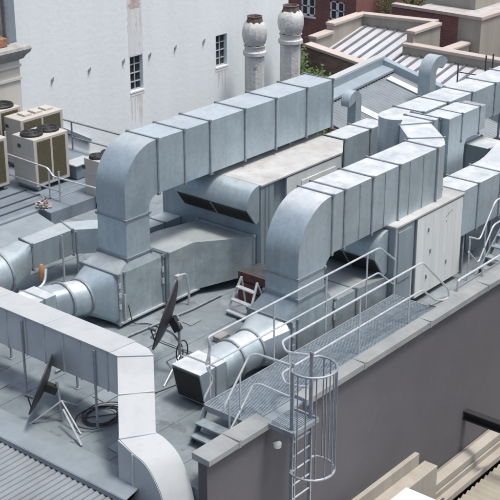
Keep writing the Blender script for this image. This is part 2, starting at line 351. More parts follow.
L2 = thing('cream_corrugated_roof', 'cream corrugated roof with gutter at the foot of the dark wall', 'roof', (9, -3, -5))
corrugated('roof_sheet', M['corr_c'], (5.62, -.75, -4.36), (1, 0, 0), (0, -8, -.5), 40, .2, .035, L2)
MB().prism([(-.02, -4.25), (-.02, -4.02), (-.14, -3.95), (-.34, -4.02), (-.34, -4.25)], 5.35, 14, 'x').build('flashing', M['cream'], L2, smooth=False)
MB().prism([(-.36, -4.36), (-.36, -4.18), (-.40, -4.18), (-.40, -4.32), (-.62, -4.32), (-.62, -4.22), (-.66, -4.22), (-.66, -4.36)], 5.35, 14, 'x').build('gutter', M['cream'], L2, smooth=False)
MB().bar((5.45, -.5, -4.36), (5.45, -8, -4.86), .22, .14).build('barge_trim', M['dark'], L2)
MB().box((5.5, -8, -16), (14, -.4, -5.2)).build('wall', M['cream'], L2, smooth=False)
P3 = thing('cream_ledge', 'stepped cream rendered ledge against the dark wall beside the white roof corner', 'ledge', (4.5, -.4, -16))
MB().box((2.5, -.12, -16), (5.1, -.004, -3.08)).build('upstand', M['cream'], P3, .01, smooth=False)
MB().box((2.5, -.46, -16), (5.32, -.123, -3.36)).build('lower_step', M['cream'], P3, .015, smooth=False)
W = thing('white_roof_slab', 'bare white flat roof corner at the bottom edge of the view', 'roof', (1.5, -3.5, -16))
MB().box((-2, -7, -3.35), (3.7, -.68, -3.0)).build('roof_slab', M['white'], W, .01, smooth=False)
MB().box((-1.9, -6.9, -16), (3.6, -.78, -3.35)).build('wall', M['white'], W, smooth=False)

bm_ = MB()
for z0, z1, w in ((-3.19, -3.16, .09), (-3.0, -2.97, .09), (-3.17, -2.99, .012)): bm_.box((7.2-w, -3.2, z0), (7.2+w, .02, z1))
part_thing(bm_, 'steel_beam', M['black'], 'black steel beam sticking straight out of the dark wall', 'beam')

# ================================================================== DUCT 1 (long upper duct, far)
def elbow_duct(name, label, cat, y0, y1, zb, zt, xs0, xs1, joints, Ro, ri, zfl, zfl2, m='galv'):
    t = thing(name, label, cat, ((xs0+xs1)/2, (y0+y1)/2, zfl2))
    co = (xs0+Ro, zt-Ro); ci = (xs1+ri, zb-ri)
    n = 12
    Ao = arc(*co, Ro, 180, 90, n); Ai = arc(*ci, ri, 180, 90, n)
    # shaft
    mb = MB(); rs = [ring_xz((xs0, zfl2), (xs1, zfl2), y0, y1), ring_xz((xs0, zfl), (xs1, zfl), y0, y1)]
    mb.loft(rs, cross=.01).build('shaft', M[m], t)
    rr = [ring_xz((xs0, zfl), (xs1, zfl), y0, y1)]+[ring_xz(a, b, y0, y1) for a, b in zip(Ao, Ai)]
    jx = joints[0]
    rr.append(ring_xz((max(jx, Ao[-1][0]+.02), zt), (max(jx, Ai[-1][0]+.02), zb), y0, y1))
    MB().loft(rr).build('elbow', M[m], t)
    flange(t, rs[0]); flange(t, rs[1], .022, .035)
    for a, b in zip(joints[:-1], joints[1:]):
        MB().loft([ring_x(a, y0, y1, zb, zt), ring_x(b, y0, y1, zb, zt)], cross=.012).build('straight_section', M[m], t)
    for a in joints: flange(t, ring_x(a, y0, y1, zb, zt), .024, .04)
    return t
D1 = elbow_duct('exhaust_duct', 'long silver duct curving up over the further air handling unit', 'duct',
                5.8, 6.68, 2.04, 3.27, 2.31, 3.03, [3.34, 4.2, 5.06, 6.29, 7.45, 8.67, 9.75], .98, .28, 1.68, .8)
for x in (5.3, 8.2):   # supports down to the unit roof
    MB().box((x, 5.95, 1.9), (x+.06, 6.55, 2.03)).build('support', M['steel_d'], D1)
D2 = elbow_duct('exhaust_duct', 'nearer silver duct curving up beside the walkway and running over the white door panel', 'duct',
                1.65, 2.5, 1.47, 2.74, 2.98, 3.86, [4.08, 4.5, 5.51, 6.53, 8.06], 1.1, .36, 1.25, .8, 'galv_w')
for x in (5.05, 5.98, 6.95, 7.5):
    MB().box((x-.012, 1.638, 1.49), (x+.012, 1.66, 2.72)).build('stiffener', M['seam'], D2)
# jog of the nearer duct to the upper pair
zb, zt = 1.47, 2.74
def ring_plan(p, q, z0, z1): return [(p[0], p[1], z1), (q[0], q[1], z1), (q[0], q[1], z0), (p[0], p[1], z0)]
rA = ring_plan((8.06, 1.65), (8.06, 2.5), zb, zt); rB = ring_plan((8.83, 1.95), (8.25, 2.53), zb, zt)
rC = ring_plan((9.62, 2.80), (9.0, 3.28), zb, zt); rD = ring_plan((9.8, 2.86), (9.8, 3.64), zb, zt); rE = ring_plan((10.1, 2.86), (10.1, 3.64), zb, zt)
rA2 = ring_plan((8.42, 1.67), (8.12, 2.5), zb, zt)
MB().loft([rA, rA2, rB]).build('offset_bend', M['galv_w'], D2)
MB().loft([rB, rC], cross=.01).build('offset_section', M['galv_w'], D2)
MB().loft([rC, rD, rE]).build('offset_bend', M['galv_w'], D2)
for r_ in (rB, rC, rD, rE): flange(D2, r_, .022, .04)
MB().bar((8.08, 1.615, 1.47), (8.08, 1.615, 2.74), .035).build('corner_angle', M['steel'], D2)

# upper pair beyond
D3 = thing('exhaust_duct', 'short upper duct dropping onto the nearer unit in front of the longest one', 'duct', (10.5, 3, 1.1))
pr = [(10.1, 1.05), (10.18, 1.3), (10.18, 2.74), (11.0, 2.74), (11.0, 2.05)]+arc(11.16, 1.86, .2, 95, 170, 5)+[(10.94, 1.6), (10.95, 1.35), (11.02, 1.05)]
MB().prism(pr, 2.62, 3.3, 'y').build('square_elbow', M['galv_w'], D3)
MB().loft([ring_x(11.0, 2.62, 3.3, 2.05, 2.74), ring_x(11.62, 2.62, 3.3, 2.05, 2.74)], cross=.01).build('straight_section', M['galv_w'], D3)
for x in (10.78, 11.62): flange(D3, ring_x(x, 2.62, 3.3, 2.05, 2.74), .016, .03)
MB().box((11.64, 2.66, 2.09), (12.0, 3.26, 2.70)).build('end_section', M['galv_b'], D3)
D4 = thing('exhaust_duct', 'longest upper duct running off to the top right', 'duct', (9.65, 3.9, ZF))
nose = [(10.25, 3.42), (9.68, 3.42)]+[(9.68+.42*math.cos(R(a)), 3.84+.42*math.sin(R(a))) for a in range(255, 90, -15)]+[(9.68, 4.26), (10.25, 4.26)]
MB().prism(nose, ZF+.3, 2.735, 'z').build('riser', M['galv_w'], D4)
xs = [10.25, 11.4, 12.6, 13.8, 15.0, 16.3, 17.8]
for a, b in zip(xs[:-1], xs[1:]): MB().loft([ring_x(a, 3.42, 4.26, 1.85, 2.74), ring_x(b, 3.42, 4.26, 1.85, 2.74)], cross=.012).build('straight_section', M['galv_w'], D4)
for a in xs: flange(D4, ring_x(a, 3.42, 4.26, 1.85, 2.74), .022, .04)
for x in (12.0, 15.6):
    for y in (3.5, 4.18): MB().bar((x, y, ZF), (x, y, 1.85), .05).build('leg', M['steel_d'], D4)

D5 = thing('supply_duct', 'low duct lying crosswise under the upper pair near the right edge', 'duct', (13.4, 3.6, ZF))
for a, b in ((1.9, 3.0), (3.0, 3.75), (3.75, 4.6), (4.6, 6.0)):
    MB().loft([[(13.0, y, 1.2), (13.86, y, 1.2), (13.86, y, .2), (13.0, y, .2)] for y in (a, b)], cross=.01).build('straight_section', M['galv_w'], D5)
for y in (3.0, 3.75, 4.6): flange(D5, [(13.0, y, 1.2), (13.86, y, 1.2), (13.86, y, .2), (13.0, y, .2)], .022, .035)
for y in (2.2, 5.4):
    for x in (13.08, 13.78): MB().bar((x, y, ZF), (x, y, .2), .06).build('leg', M['steel_d'], D5)

# ================================================================== AIR HANDLING UNITS
def unit(label, x0, xc, xr, x1, yf, yb, zt, chamfer=None):
    t = thing('air_handling_unit', label, 'air handler', ((x0+x1)/2, (yf+yb)/2, ZF))
    plan = [(x0, yf), (xc, yf), (xc, yf+.14), (xr, yf+.14), (xr, yf+.03), (x1, yf+.03)]+(chamfer or [(x1, yb)])+[(x0, yb)]
    MB().prism(plan, ZF+.12, zt-.05, 'z').build('cabinet', M['ahu'], t, .01)
    top = [(x0-.02, yf-.03), (x1+.02, yf-.03)]+([(chamfer[0][0]+.02, chamfer[0][1])]+[(p[0]+.02, p[1]+.02) for p in chamfer[1:]] if chamfer else [(x1+.02, yb+.02)])+[(x0-.02, yb+.02)]
    MB().prism(top, zt-.05, zt, 'z').build('roof_sheet', M['ahu_top'], t, .008)
    MB().box((x0+.04, yf+.18, ZF), (x1-.04, yb-.04, ZF+.12)).build('base_rail', M['steel_d'], t)
    d = MB().box((xr, yf-.01, ZF+.14), (x1-.004, yf+.028, zt-.09)).build('door_panel', M['panel'], t, .012)
    return t, d
UL, dl = unit('further air handling unit with pale panelled side under the long curved duct', 5.55, 6.02, 6.5, 8.65, 4.7, 7.8, 1.87, [(9.42, 5.2), (9.42, 7.8)])
UR, dr = unit('nearer air handling unit with a white door panel beside the walkway end', 6.18, 6.94, 7.07, 9.02, 1.45, 3.45, 1.47)
# trims and access doors
for t, xr, x1, yf, zt in ((UL, 6.5, 8.65, 4.7, 1.87), (UR, 7.07, 9.02, 1.45, 1.47)):
    for k in range(1, 6):
        x = xr+(x1-xr)*k/6
        MB().box((x-.006, yf-.0125, ZF+.2), (x+.006, yf-.009, zt-.16)).build('panel_seam', M['panel'], t)
MB().box((7.05, 4.668, .2), (8.4, 4.69, 1.58)).build('access_door', M['panel'], UL, .008)
for z in (.9, 1.25): MB().box((7.12, 4.65, z), (7.17, 4.67, z+.1)).build('handle', M['steel_d'], UL)
for p in ((7.5, .95), (7.5, -.2), (8.35, -.1), (7.62, .4)): MB().box((p[0], 1.415, p[1]), (p[0]+.03, 1.44, p[1]+.1)).build('handle', M['steel_d'], UR)
for p in ((8.28, 1.1), (8.34, 1.13), (8.4, 1.16), (8.47, 1.19), (8.28, .98)): MB().box((p[0], 1.43, p[1]), (p[0]+.04, 1.439, p[1]+.016)).build('data_plate', M['ahu'], UR)
MB().bar((6.19, 1.44, ZF+.1), (6.19, 1.44, 1.42), .035).build('corner_trim', M['steel'], UR)
for x in (5.7, 5.84): MB().bar((x, 4.69, ZF+.1), (x, 4.69, 1.8), .02).build('corner_trim', M['ahu'], UL)
MB().box((6.3, 1.43, .1), (6.82, 1.452, 1.3)).build('side_panel', M['ahu'], UR, .006)
# intake hoods on the -X ends
def hood(t, x, y0, y1, zt, drop, out):
    pr = [(x, zt)]+[(x-out*math.sin(R(a)), zt-out*1.05+out*1.05*math.cos(R(a))) for a in range(10, 91, 10)]
    lip = pr[-1]; bot = (x-.12, zt-drop)
    MB().prism(pr+[bot, (x, zt-drop+.06)], y0, y1, 'y').build('intake_hood', M['galv'], t)
    # dark louvre mouth, set just proud of the sloping opening
    a = Vector((lip[0], 0, lip[1])); b = Vector((bot[0], 0, bot[1])); n = Vector((-(a-b).z, 0, (a-b).x)).normalized()
    if n.x > 0: n = -n
    a2 = a+(b-a)*.1; b2 = b+(a-b)*.05
    o = MB()
    poly = [(a2.x, a2.z), (b2.x, b2.z), (b2.x+n.x*.006, b2.z+n.z*.006), (a2.x+n.x*.006, a2.z+n.z*.006)]
    o.prism(poly, y0+.04, y1-.04, 'y').build('louvre', M['black'], t)
    for f in (.3, .5, .7):
        c = a2+(b2-a2)*f+n*.012
        MB().bar((c.x, y0+.05, c.z), (c.x, y1-.05, c.z), .012, .008).build('blade', M['black'], t)
    ym = (y0+y1)/2; MB().bar((a2.x+n.x*.015, ym, a2.z+n.z*.015), (b2.x+n.x*.015, ym, b2.z+n.z*.015), .03).build('mullion', M['ahu'], t)
hood(UL, 5.53, 4.73, 6.95, 1.86, .93, .46)
hood(UR, 6.16, 1.62, 3.3, 1.36, 1.05, .5)

# lower supply duct from the plenum into the further unit
def plenum(label, ox, oy, x0, x1, y0, y1, z0, z1, sx0, sx1, sy0, sy1, zs):
    t = thing('duct_plenum', label, 'plenum box', ((x0+x1)/2, (y0+y1)/2, ZF))
    a = [(x0, y0, z1), (x1, y0, z1), (x1, y1, z1), (x0, y1, z1)]
    c = [(sx0, sy0, zs), (sx1, sy0, zs), (sx1, sy1, zs), (sx0, sy1, zs)]
    b = [(x, y, z0) for x, y, z in a]
    MB().loft([b, a], cross=.012).build('box', M['galv_b'], t)
    MB().loft([a, c]).build('top_transition', M['galv_b'], t)
    flange(t, ring_x(x0, y0, y1, z0, z1), .03, .05); flange(t, ring_x(x0+.18, y0, y1, z0, z1), .025, .04)
    flange(t, ring_x(x1, y0, y1, z0, z1), .03, .05)
    for x in (x0+.12, x1-.12):
        for y in (y0+.1, y1-.1): MB().bar((x, y, ZF), (x, y, z0), .06).build('leg', M['steel_d'], t)
    for z in (z0+.35, z0+.62, z0+.85): MB().box((x0-.02, y0-.045, z), (x0+.05, y0-.03, z+.11)).build('clip', M['steel'], t)
    for z in (z0+.5, z0+.78): MB().box((x1-.06, y0-.045, z), (x1+.0, y0-.03, z+.13)).build('clip', M['steel'], t)
    return t
PL = plenum('square plenum box under the far curved duct, joining four ducts', 0, 0, 1.92, 3.32, 5.72, 6.85, -.58, .56, 2.31, 3.03, 5.8, 6.68, .78)
MB().bar((2.05, 5.66, -.5), (2.05, 5.66, .1), .03).build('tie_rod', M['steel'], PL)
MB().bar((1.95, 5.69, -.58), (3.3, 5.69, -.58), .05, .04).build('base_angle', M['steel'], PL)
PR = plenum('square plenum box at the foot of the nearer curved duct behind the walkway', 0, 0, 2.75, 4.2, 1.62, 2.75, -.55, .38, 2.98, 3.86, 1.65, 2.5, .78)

SD = thing('supply_duct', 'stained rectangular duct from the far plenum into the end of the further unit', 'duct', (4.5, 6, ZF))
MB().loft([ring_x(3.37, 5.62, 6.75, -.55, .63), ring_x(4.26, 5.62, 6.75, -.55, .63)], cross=.012).build('straight_section', M['galv_b'], SD)
MB().loft([ring_x(4.26, 5.62, 6.75, -.55, .63), ring_x(5.54, 4.85, 6.6, -.36, .56)]).build('transition', M['galv_b'], SD)
flange(SD, ring_x(3.4, 5.62, 6.75, -.55, .63), .02, .03); flange(SD, ring_x(5.5, 4.87, 6.6, -.37, .57), .03, .04, 'galv')
MB().bar((3.4, 5.6, -.56), (4.4, 5.6, -.56), .05, .04).build('base_angle', M['steel'], SD)
SD2 = thing('supply_duct', 'dark short supply duct from the near plenum into the hooded end of the nearer unit', 'duct', (5, 2, ZF))
MB().loft([ring_x(4.25, 1.62, 2.7, -.5, .35), ring_x(5.0, 1.62, 2.7, -.5, .35)], cross=.012).build('straight_section', M['galv_b'], SD2)
MB().loft([ring_x(5.0, 1.62, 2.7, -.5, .35), ring_x(6.17, 1.6, 3.2, -.4, .25)]).build('transition', M['galv_b'], SD2)
flange(SD2, ring_x(5.0, 1.62, 2.7, -.5, .35), .02, .035)

# duct continuing to the right of the nearer unit, and right of the further one
D6 = thing('supply_duct', 'broad bright topped duct leaving the right end of the nearer unit', 'duct', (10.4, 1.9, ZF))
for a, b in ((9.04, 9.7), (9.7, 10.76)):
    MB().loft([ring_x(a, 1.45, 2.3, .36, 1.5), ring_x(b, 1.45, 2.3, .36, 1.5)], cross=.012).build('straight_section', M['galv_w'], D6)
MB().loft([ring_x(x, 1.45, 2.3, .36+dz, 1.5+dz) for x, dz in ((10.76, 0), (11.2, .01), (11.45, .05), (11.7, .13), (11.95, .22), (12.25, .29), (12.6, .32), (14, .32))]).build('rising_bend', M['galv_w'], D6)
for x in (9.7, 10.76): flange(D6, ring_x(x, 1.45, 2.3, .36, 1.5), .022, .04)
for x in (9.3, 10.6, 12.5):
    for y in (1.55, 2.2): MB().bar((x, y, ZF), (x, y, .4 if x < 12 else .66), .06).build('leg', M['steel_d'], D6)
D7 = thing('supply_duct', 'box duct leaving the right end of the further unit towards the round nosed riser', 'duct', (10.4, 5.5, ZF))
for a, b in ((9.45, 10.62), (10.62, 11.4)):
    MB().loft([ring_x(a, 5.2, 5.85, .5, 1.88), ring_x(b, 5.2, 5.85, .5, 1.88)], cross=.012).build('straight_section', M['galv_w'], D7)
for x in (9.47, 10.62): flange(D7, ring_x(x, 5.2, 5.85, .5, 1.88), .022, .04)
for x in (9.8, 11.2): MB().bar((x, 5.5, ZF), (x, 5.5, .5), .06).build('leg', M['steel_d'], D7)

# round-duct + intake box assemblies
def intake(label, labd, px, pyc, pz, phw, phh, cx, cy, cz, bx0, bx1, by0, by1, bz0, bz1, r, dirt):
    """px: plenum face the cone grows from; bx: intake box"""
    t = thing('round_duct', labd, 'duct', ((px+bx1)/2, cy, ZF))
    def sq(x, yc, zc, hw, hh, n=24):
        out = []
        for j in range(n):
            a = 2*math.pi*(j+.5)/n; c, s_ = math.cos(a), math.sin(a); k = 1/max(abs(c), abs(s_))
            out.append((x, yc+hw*c*k, zc+hh*s_*k))
        return out
    def ci(x, yc, zc, rr, n=24): return [(x, yc+rr*math.cos(2*math.pi*(j+.5)/n), zc+rr*math.sin(2*math.pi*(j+.5)/n)) for j in range(n)]
    span = px-bx1; xa = px-span*.36; xb = bx1+span*.3
    yb = (by0+by1)/2; zb_ = (bz0+bz1)/2+.06
    lerp = lambda a, b, f: a+(b-a)*f
    MB().loft([sq(px, pyc, pz, phw, phh), ci(xa, lerp(pyc, yb, .36), lerp(pz, zb_, .36), r)]).build('square_to_round', M['galv'], t)
    MB().loft([ci(xa, lerp(pyc, yb, .36), lerp(pz, zb_, .36), r), ci(xb, lerp(pyc, yb, .7), lerp(pz, zb_, .7), r)]).build('pipe', M['galv_w'], t)
    MB().loft([ci(xb, lerp(pyc, yb, .7), lerp(pz, zb_, .7), r), sq(bx1, yb, zb_-.06, (by1-by0)/2, (bz1-bz0)/2)]).build('round_to_square', M['galv'], t)
    for x, f in ((xa, .36), (xb, .7)):
        c = (x, lerp(pyc, yb, f), lerp(pz, zb_, f))
        MB().loft([ci(x-.025, c[1], c[2], r+.035), ci(x+.025, c[1], c[2], r+.035)]).build('flange', M['steel_d'], t)
    k = thing('intake_box', label, 'intake box', ((bx0+bx1)/2, yb, ZF))
    prof = [(bx1-.004, bz1), (bx0, bz1), (bx0+.16, bz0), (bx1-.004, bz0)]
    MB().prism(prof, by0, by1, 'y').build('casing', M['galv_w'], k, .008)
    g_ = [(bx0-.012, bz1-.05), (bx0-.004, bz1-.05), (bx0+.154, bz0+.03), (bx0+.146, bz0+.03)]
    MB().prism(g_, by0+.04, by1-.04, 'y').build('louvre', M['black'], k)
    MB().box((bx1-.35, by0-.012, bz0+.01), (bx1-.31, by1+.012, bz1+.012)).build('flange', M['seam'], k)
    for y in (by0+.08, by1-.08): MB().bar((bx1-.2, y, ZF), (bx1-.2, y, bz0), .06).build('leg', M['steel_d'], k)
    return k
intake('bright topped intake box with a black mouth beside the walkway end', 'round metal duct joining the near plenum to its black mouthed intake box',
       2.74, 2.18, -.1, .56, .46, 2.2, 2.2, -.1, .28, 1.06, 1.9, 2.64, -.6, .13, .40, 0)
intake('intake box half hidden behind the whitish duct at left', 'round metal duct joining the far plenum to a half hidden intake box',
       1.90, 6.28, -.02, .57, .57, 1.5, 6.4, 0, .15, .92, 6.6, 7.3, -.55, .22, .40, 0)

# back duct
BD = thing('return_duct', 'angled rectangular duct on thin legs behind the far curved duct', 'duct', (3, 8.5, ZF))
Z0, Z1 = -.12, .5
rp = lambda p, q: ring_plan(p, q, Z0, Z1)
b0 = rp((2.02, 8.60), (2.08, 9.08)); b1 = rp((3.24, 8.56), (3.42, 9.12)); b2 = rp((3.86, 8.02), (4.2, 8.5)); b3 = rp((4.4, 7.25), (4.45, 7.82)); b4 = rp((4.96, 7.2), (4.96, 7.72)); b5 = rp((5.54, 7.2), (5.54, 7.72))
for a, b, nme in ((b0, b1, 'straight_section'), (b1, b2, 'angled_section'), (b2, b3, 'angled_section'), (b3, b4, 'angled_section'), (b4, b5, 'straight_section')):
    MB().loft([a, b], cross=.008).build(nme, M['galv'], BD)
for r_ in (b0, b1, b2, b4): flange(BD, r_, .02, .035)
def ring_circ(x, y, z, r, n=24): return [(x, y+r*math.cos(2*math.pi*(j+.5)/n), z+r*math.sin(2*math.pi*(j+.5)/n)) for j in range(n)]
def ring_sq(x, y, z, hw, hh, n=24):
    o = []
    for j in range(n):
        a = 2*math.pi*(j+.5)/n; c, s_ = math.cos(a), math.sin(a); k = 1/max(abs(c), abs(s_)); o.append((x, y+hw*c*k, z+hh*s_*k))
    return o
MB().loft([ring_sq(2.0, 8.84, .19, .24, .31), ring_sq(1.75, 8.8, .1, .34, .40), ring_circ(1.15, 8.75, 0.02, .5)]).build('square_to_round', M['galv'], BD)
MB().loft([ring_circ(1.15, 8.75, .02, .5), ring_circ(.4, 8.75, .0, .5)]).build('round_section', M['galv'], BD)
MB().loft([ring_circ(1.12, 8.75, .02, .54), ring_circ(1.18, 8.75, .02, .54)]).build('flange', M['steel_d'], BD)
MB().bar((2.85, 8.5, ZF), (2.85, 8.5, .5), .035).build('leg', M['steel'], BD)
MB().bar((3.3, 8.5, ZF), (3.3, 8.5, .45), .035).build('leg', M['steel_d'], BD)
MB().tube(smooth_path([(1.2, 8.15, -.25), (1.35, 8.1, -.42), (1.9, 8.1, -.3), (2.05, 8.2, 0)], .15), .035).build('drain_pipe', M['steel'], BD)
MB().lathe((2.05, 8.35, -.15), [(.02, -.2), (.07, -.16), (.085, 0), (.06, .16), (.03, .22)], 12).build('valve', M['orange'], BD)

# ================================================================== NEAR LEFT DUCT
ND = thing('whitish_duct', 'whitish raised duct at lower left that turns down over the roof edge', 'duct', (-1.0, 4, ZF))
yE = 2.42
secs = [9.2, 7.6, 6.05, 4.95, 3.9, 3.0]
ry = lambda y, xa=-1.32, xb=-.7: [(xa, y, 1.0), (xb, y, .97), (xb, y, .2), (xa, y, .2)]
def duct_piece(nm, rings, top_from=0):
    """body plus the bright lid that covers its upper side"""
    MB().loft(rings, cross=.022 if nm == 'straight_section' else 0).build(nm, M['galv_n'], ND)
for a, b in zip(secs[:-1], secs[1:]): duct_piece('straight_section', [ry(a), ry(b)])
for a in [2.72, 3.42, 3.9, 4.42, 4.95, 5.5, 6.05, 6.8, 7.6, 8.4, 9.2]: 
    MB().box((-1.345, a-.015, .19), (-1.322, a+.015, .985)).build('stiffener', M['galv_n'], ND)
# chute: turns towards -X-Y and slopes down, then a curved boot over the edge
t0 = [(-1.32, yE, 1.0), (-.86, 2.02, .97), (-.86, 2.02, .2), (-1.32, yE, .2)]
t1 = [(-2.28, 1.47, .11), (-1.75, 1.15, .1), (-1.72, 1.2, -.45), (-2.28, 1.55, -.45)]
rmid = [(-1.32, 2.7, 1.0), (-.70, 2.55, .97), (-.70, 2.55, .2), (-1.32, 2.7, .2)]
duct_piece('straight_section', [ry(3.0), rmid])
MB().loft([rmid, [(-1.32, 2.52, 1.0), (-.74, 2.25, .97), (-.74, 2.25, .2), (-1.32, 2.52, .2)], t0]).build('bend', M['galv_n'], ND)
MB().loft([t0, t1]).build('chute', M['galv_n'], ND)
bl = [(-2.28, 1.47, .11), (-2.3, 1.15, -.02), (-2.3, .82, -.14), (-2.3, .58, -.42), (-2.3, .45, -.70), (-2.3, .38, -1.1), (-2.3, .36, -1.8)]
brr = [(-1.75, 1.15, .1), (-1.75, .91, .05), (-1.75, .62, -.13), (-1.75, .40, -.5), (-1.75, .28, -.9), (-1.75, .22, -1.3), (-1.75, .2, -2.0)]
def spline(P, n=4):
    P = [Vector(p) for p in P]; out = []
    for i in range(len(P)-1):
        p0, p1, p2, p3 = P[max(i-1, 0)], P[i], P[i+1], P[min(i+2, len(P)-1)]
        for k in range(n):
            t = k/n; out.append(tuple(.5*((2*p1)+(p2-p0)*t+(2*p0-5*p1+4*p2-p3)*t*t+(3*p1-p0-3*p2+p3)*t**3)))
    return out+[tuple(P[-1])]
bl, brr = spline(bl), spline(brr)
base_l = [(-2.28, 1.5, -1.2)]*0
mb = MB()
rings = []
for p, q in zip(bl, brr):
    rings.append([p, q, (q[0], 1.2, q[2]-.35), (p[0], 1.5, p[2]-.35)])
MB().prism([(1.47, .108)]+[(p[1], p[2]) for p in bl[1:]]+[(1.5, -1.8)], -2.335, -2.305, 'x').build('side_sheet', M['galv_n'], ND)
mb.loft(rings).build('boot', M['galv_n'], ND)
MB().bar((-2.345, 1.12, -1.8), (-2.345, 1.12, -.04), .03).build('stiffener', M['galv_n'], ND)
# white lid sheets
lid = MB(); e = .006
def lid_quad(a, b, c, d, nrm):
    n = Vector(nrm)*e; lid.loft([[tuple(Vector(p)+n*.3) for p in (a, b, c, d)], [tuple(Vector(p)+n) for p in (a, b, c, d)]])
lid.prism([(-1.345, 1.004), (-.675, .974), (-.675, 1.006), (-1.345, 1.036)], 9.2, 2.62, 'y')
lid.build('lid', M['galv_new'], ND, smooth=False)
def strip(left, right, nm, out):
    """thin sheet over a run of left/right edge points"""
    mb = MB(); rs = []
    for i, (p, q) in enumerate(zip(left, right)):
        P, Q = Vector(p), Vector(q)
        a = Vector(left[min(i+1, len(left)-1)])-Vector(left[max(i-1, 0)])
        n = a.cross(Q-P).normalized()
        if n.dot(Vector(out)) < 0: n = -n
        w = (Q-P).normalized()*.02
        rs.append([tuple(P-w+n*.004), tuple(Q+w+n*.004), tuple(Q+w+n*.02), tuple(P-w+n*.02)])
    mb.loft(rs); return mb.build(nm, M['galv_new'], ND)
strip([(-1.32, 2.63, 1.0), (-1.32, 2.52, 1.0), (-1.32, yE, 1.0), (-2.28, 1.47, .11)], [(-.70, 2.63, .97), (-.74, 2.25, .97), (-.86, 2.02, .97), (-1.75, 1.15, .1)], 'lid', (-.3, -.5, 1))
strip(bl, brr, 'lid', (-.2, -1, .4))
def lap(p, q, up):
    P, Q = Vector(p), Vector(q); w_ = (Q-P).normalized()*.02; U_ = Vector(up)*.024
    MB().bar(tuple(P-w_+U_), tuple(Q+w_+U_), .05, .012).build('lap_joint', M['galv_n'], ND)
lap((-2.28, 1.47, .11), (-1.75, 1.15, .1), (-.35, -.45, .8))
lap((-1.77, 1.97, .58), (-1.28, 1.61, .56), (-.42, -.42, .8))
lap((-1.32, yE, 1.0), (-.86, 2.02, .97), (-.2, -.2, .95))
lap((-1.32, 4.42, 1.012), (-.70, 4.42, .985), (0, 0, 1)); lap((-1.32, 6.05, 1.012), (-.70, 6.05, .985), (0, 0, 1))
for y in (3.02, 5.02, 7.2):
    for x in (-1.36, -.52):
        MB().bar((x, y+(1.6 if x > -1 else 0)*.9, ZF), (x, y+(1.6 if x > -1 else 0)*.9, .19 if x > -1 else .95), .035).build('leg', M['steel_d'], ND)
        MB().box((x-.06, y-.06+(1.44 if x > -1 else 0), ZF), (x+.06, y+.06+(1.44 if x > -1 else 0), ZF+.02)).build('foot_plate', M['steel_d'], ND)

# ================================================================== WALKWAY, RAILS, LADDER
WP = thing('walkway_platform', 'blue grey grating walkway raised along the parapet', 'walkway', (2.6, .85, ZF))
gb = MB()
x = -.24
while x < 5.98: gb.box((x, .235, -.075), (x+.014, 1.30, -.04)); x += .04
for i in range(11): gb.box((-.24, .27+i*.1, -.07), (5.98, .28+i*.1, -.045))
gb.build('grating', M['grate'], WP, smooth=False)
MB().box((-.22, .25, -.08), (5.96, 1.29, -.052)).build('tray', M['grate'], WP, smooth=False)
for y in (.222, 1.315): MB().box((-.26, y-.015, -.16), (6.0, y+.015, -.03)).build('edge_channel', M['steel_d'], WP)
for xx in (-.265, 6.0): MB().box((xx-.012, .24, -.16), (xx+.012, 1.3, -.035)).build('edge_channel', M['steel_d'], WP)
for xx in (.6, 2.2, 3.8, 5.4):
    for y in (.42, 1.28): MB().bar((xx, y, ZF), (xx, y, -.1), .06).build('leg', M['steel_d'], WP)
# steps at the left end
for y in (.5, 1.3): MB().bar((-.24, y, -.12), (-.62, y, ZF+.02), .03, .16).build('stringer', M['steel_d'], WP)
for i in range(2):
    z = -.12-.2*(i+1); xx = -.30-.14*(i+1)
    MB().box((xx-.12, .52, z), (xx+.12, 1.28, z+.03)).build('tread', M['grate'], WP)

TR = .022
FR = thing('guard_rail', 'far handrail of the walkway, on the duct side', 'handrail', (2.6, 1.38, -.05))
y = 1.40
MB().tube(smooth_path([(6.17, 1.44, .70), (6.10, 1.42, .76), (5.5, y, 1.22), (-.05, y, 1.22), (.02, y-.02, 1.02), (-.1, y, .68)], .13), TR).build('top_rail', M['steel'], FR)
MB().tube(smooth_path([(6.17, 1.44, .12), (6.08, 1.42, .18), (5.5, y, .64), (-.1, y, .64), (.08, y-.02, .32), (-.16, y, .02), (-.16, y, -.05)], .1), TR*.9).build('mid_rail', M['steel'], FR)
for xx in (.0, 1.9, 3.6, 5.05): MB().tube([(xx, y, -.1), (xx, y, 1.2)], TR*.9).build('post', M['steel'], FR)
NR = thing('guard_rail', 'near handrail of the walkway, on the parapet side', 'handrail', (3.2, .3, -.05))
y = .29
for z, nm in ((1.2, 'top_rail'), (.55, 'mid_rail')):
    MB().tube(smooth_path([(6.62, y, -.012), (6.6, y, .15) if z > 1 else (6.4, y, -.012), (6.53, y, .24) if z > 1 else (6.05, y, .12), (5.45 if z > 1 else 5.5, y, z), (.72, y, z), (.45, -.02, z), (.50, -.5, z+.08)], .12), TR).build(nm, M['steel'], NR)
for xx in (.95, 3.2, 5.0): MB().tube([(xx, y, 0), (xx, y, 1.18)], TR*.9).build('post', M['steel'], NR)
SR = thing('stair_rail', 'bent handrail from the ladder gap down towards the left walkway steps', 'handrail', (0, .4, -.05))
MB().tube(smooth_path([(.02, -.5, 1.26), (.12, .36, 1.16), (.06, .5, 1.12), (-.62, .5, .40), (-.64, .5, .33)], .12), TR).build('top_rail', M['steel'], SR)
MB().tube(smooth_path([(.03, -.5, .62), (.2, .36, .52), (.18, .5, .48), (-.30, .5, .0), (-.46, .5, -.16)], .12), TR).build('mid_rail', M['steel'], SR)
MB().tube([(-.2, .5, -.06), (-.2, .5, .85)], TR*.8).build('post', M['steel'], SR)
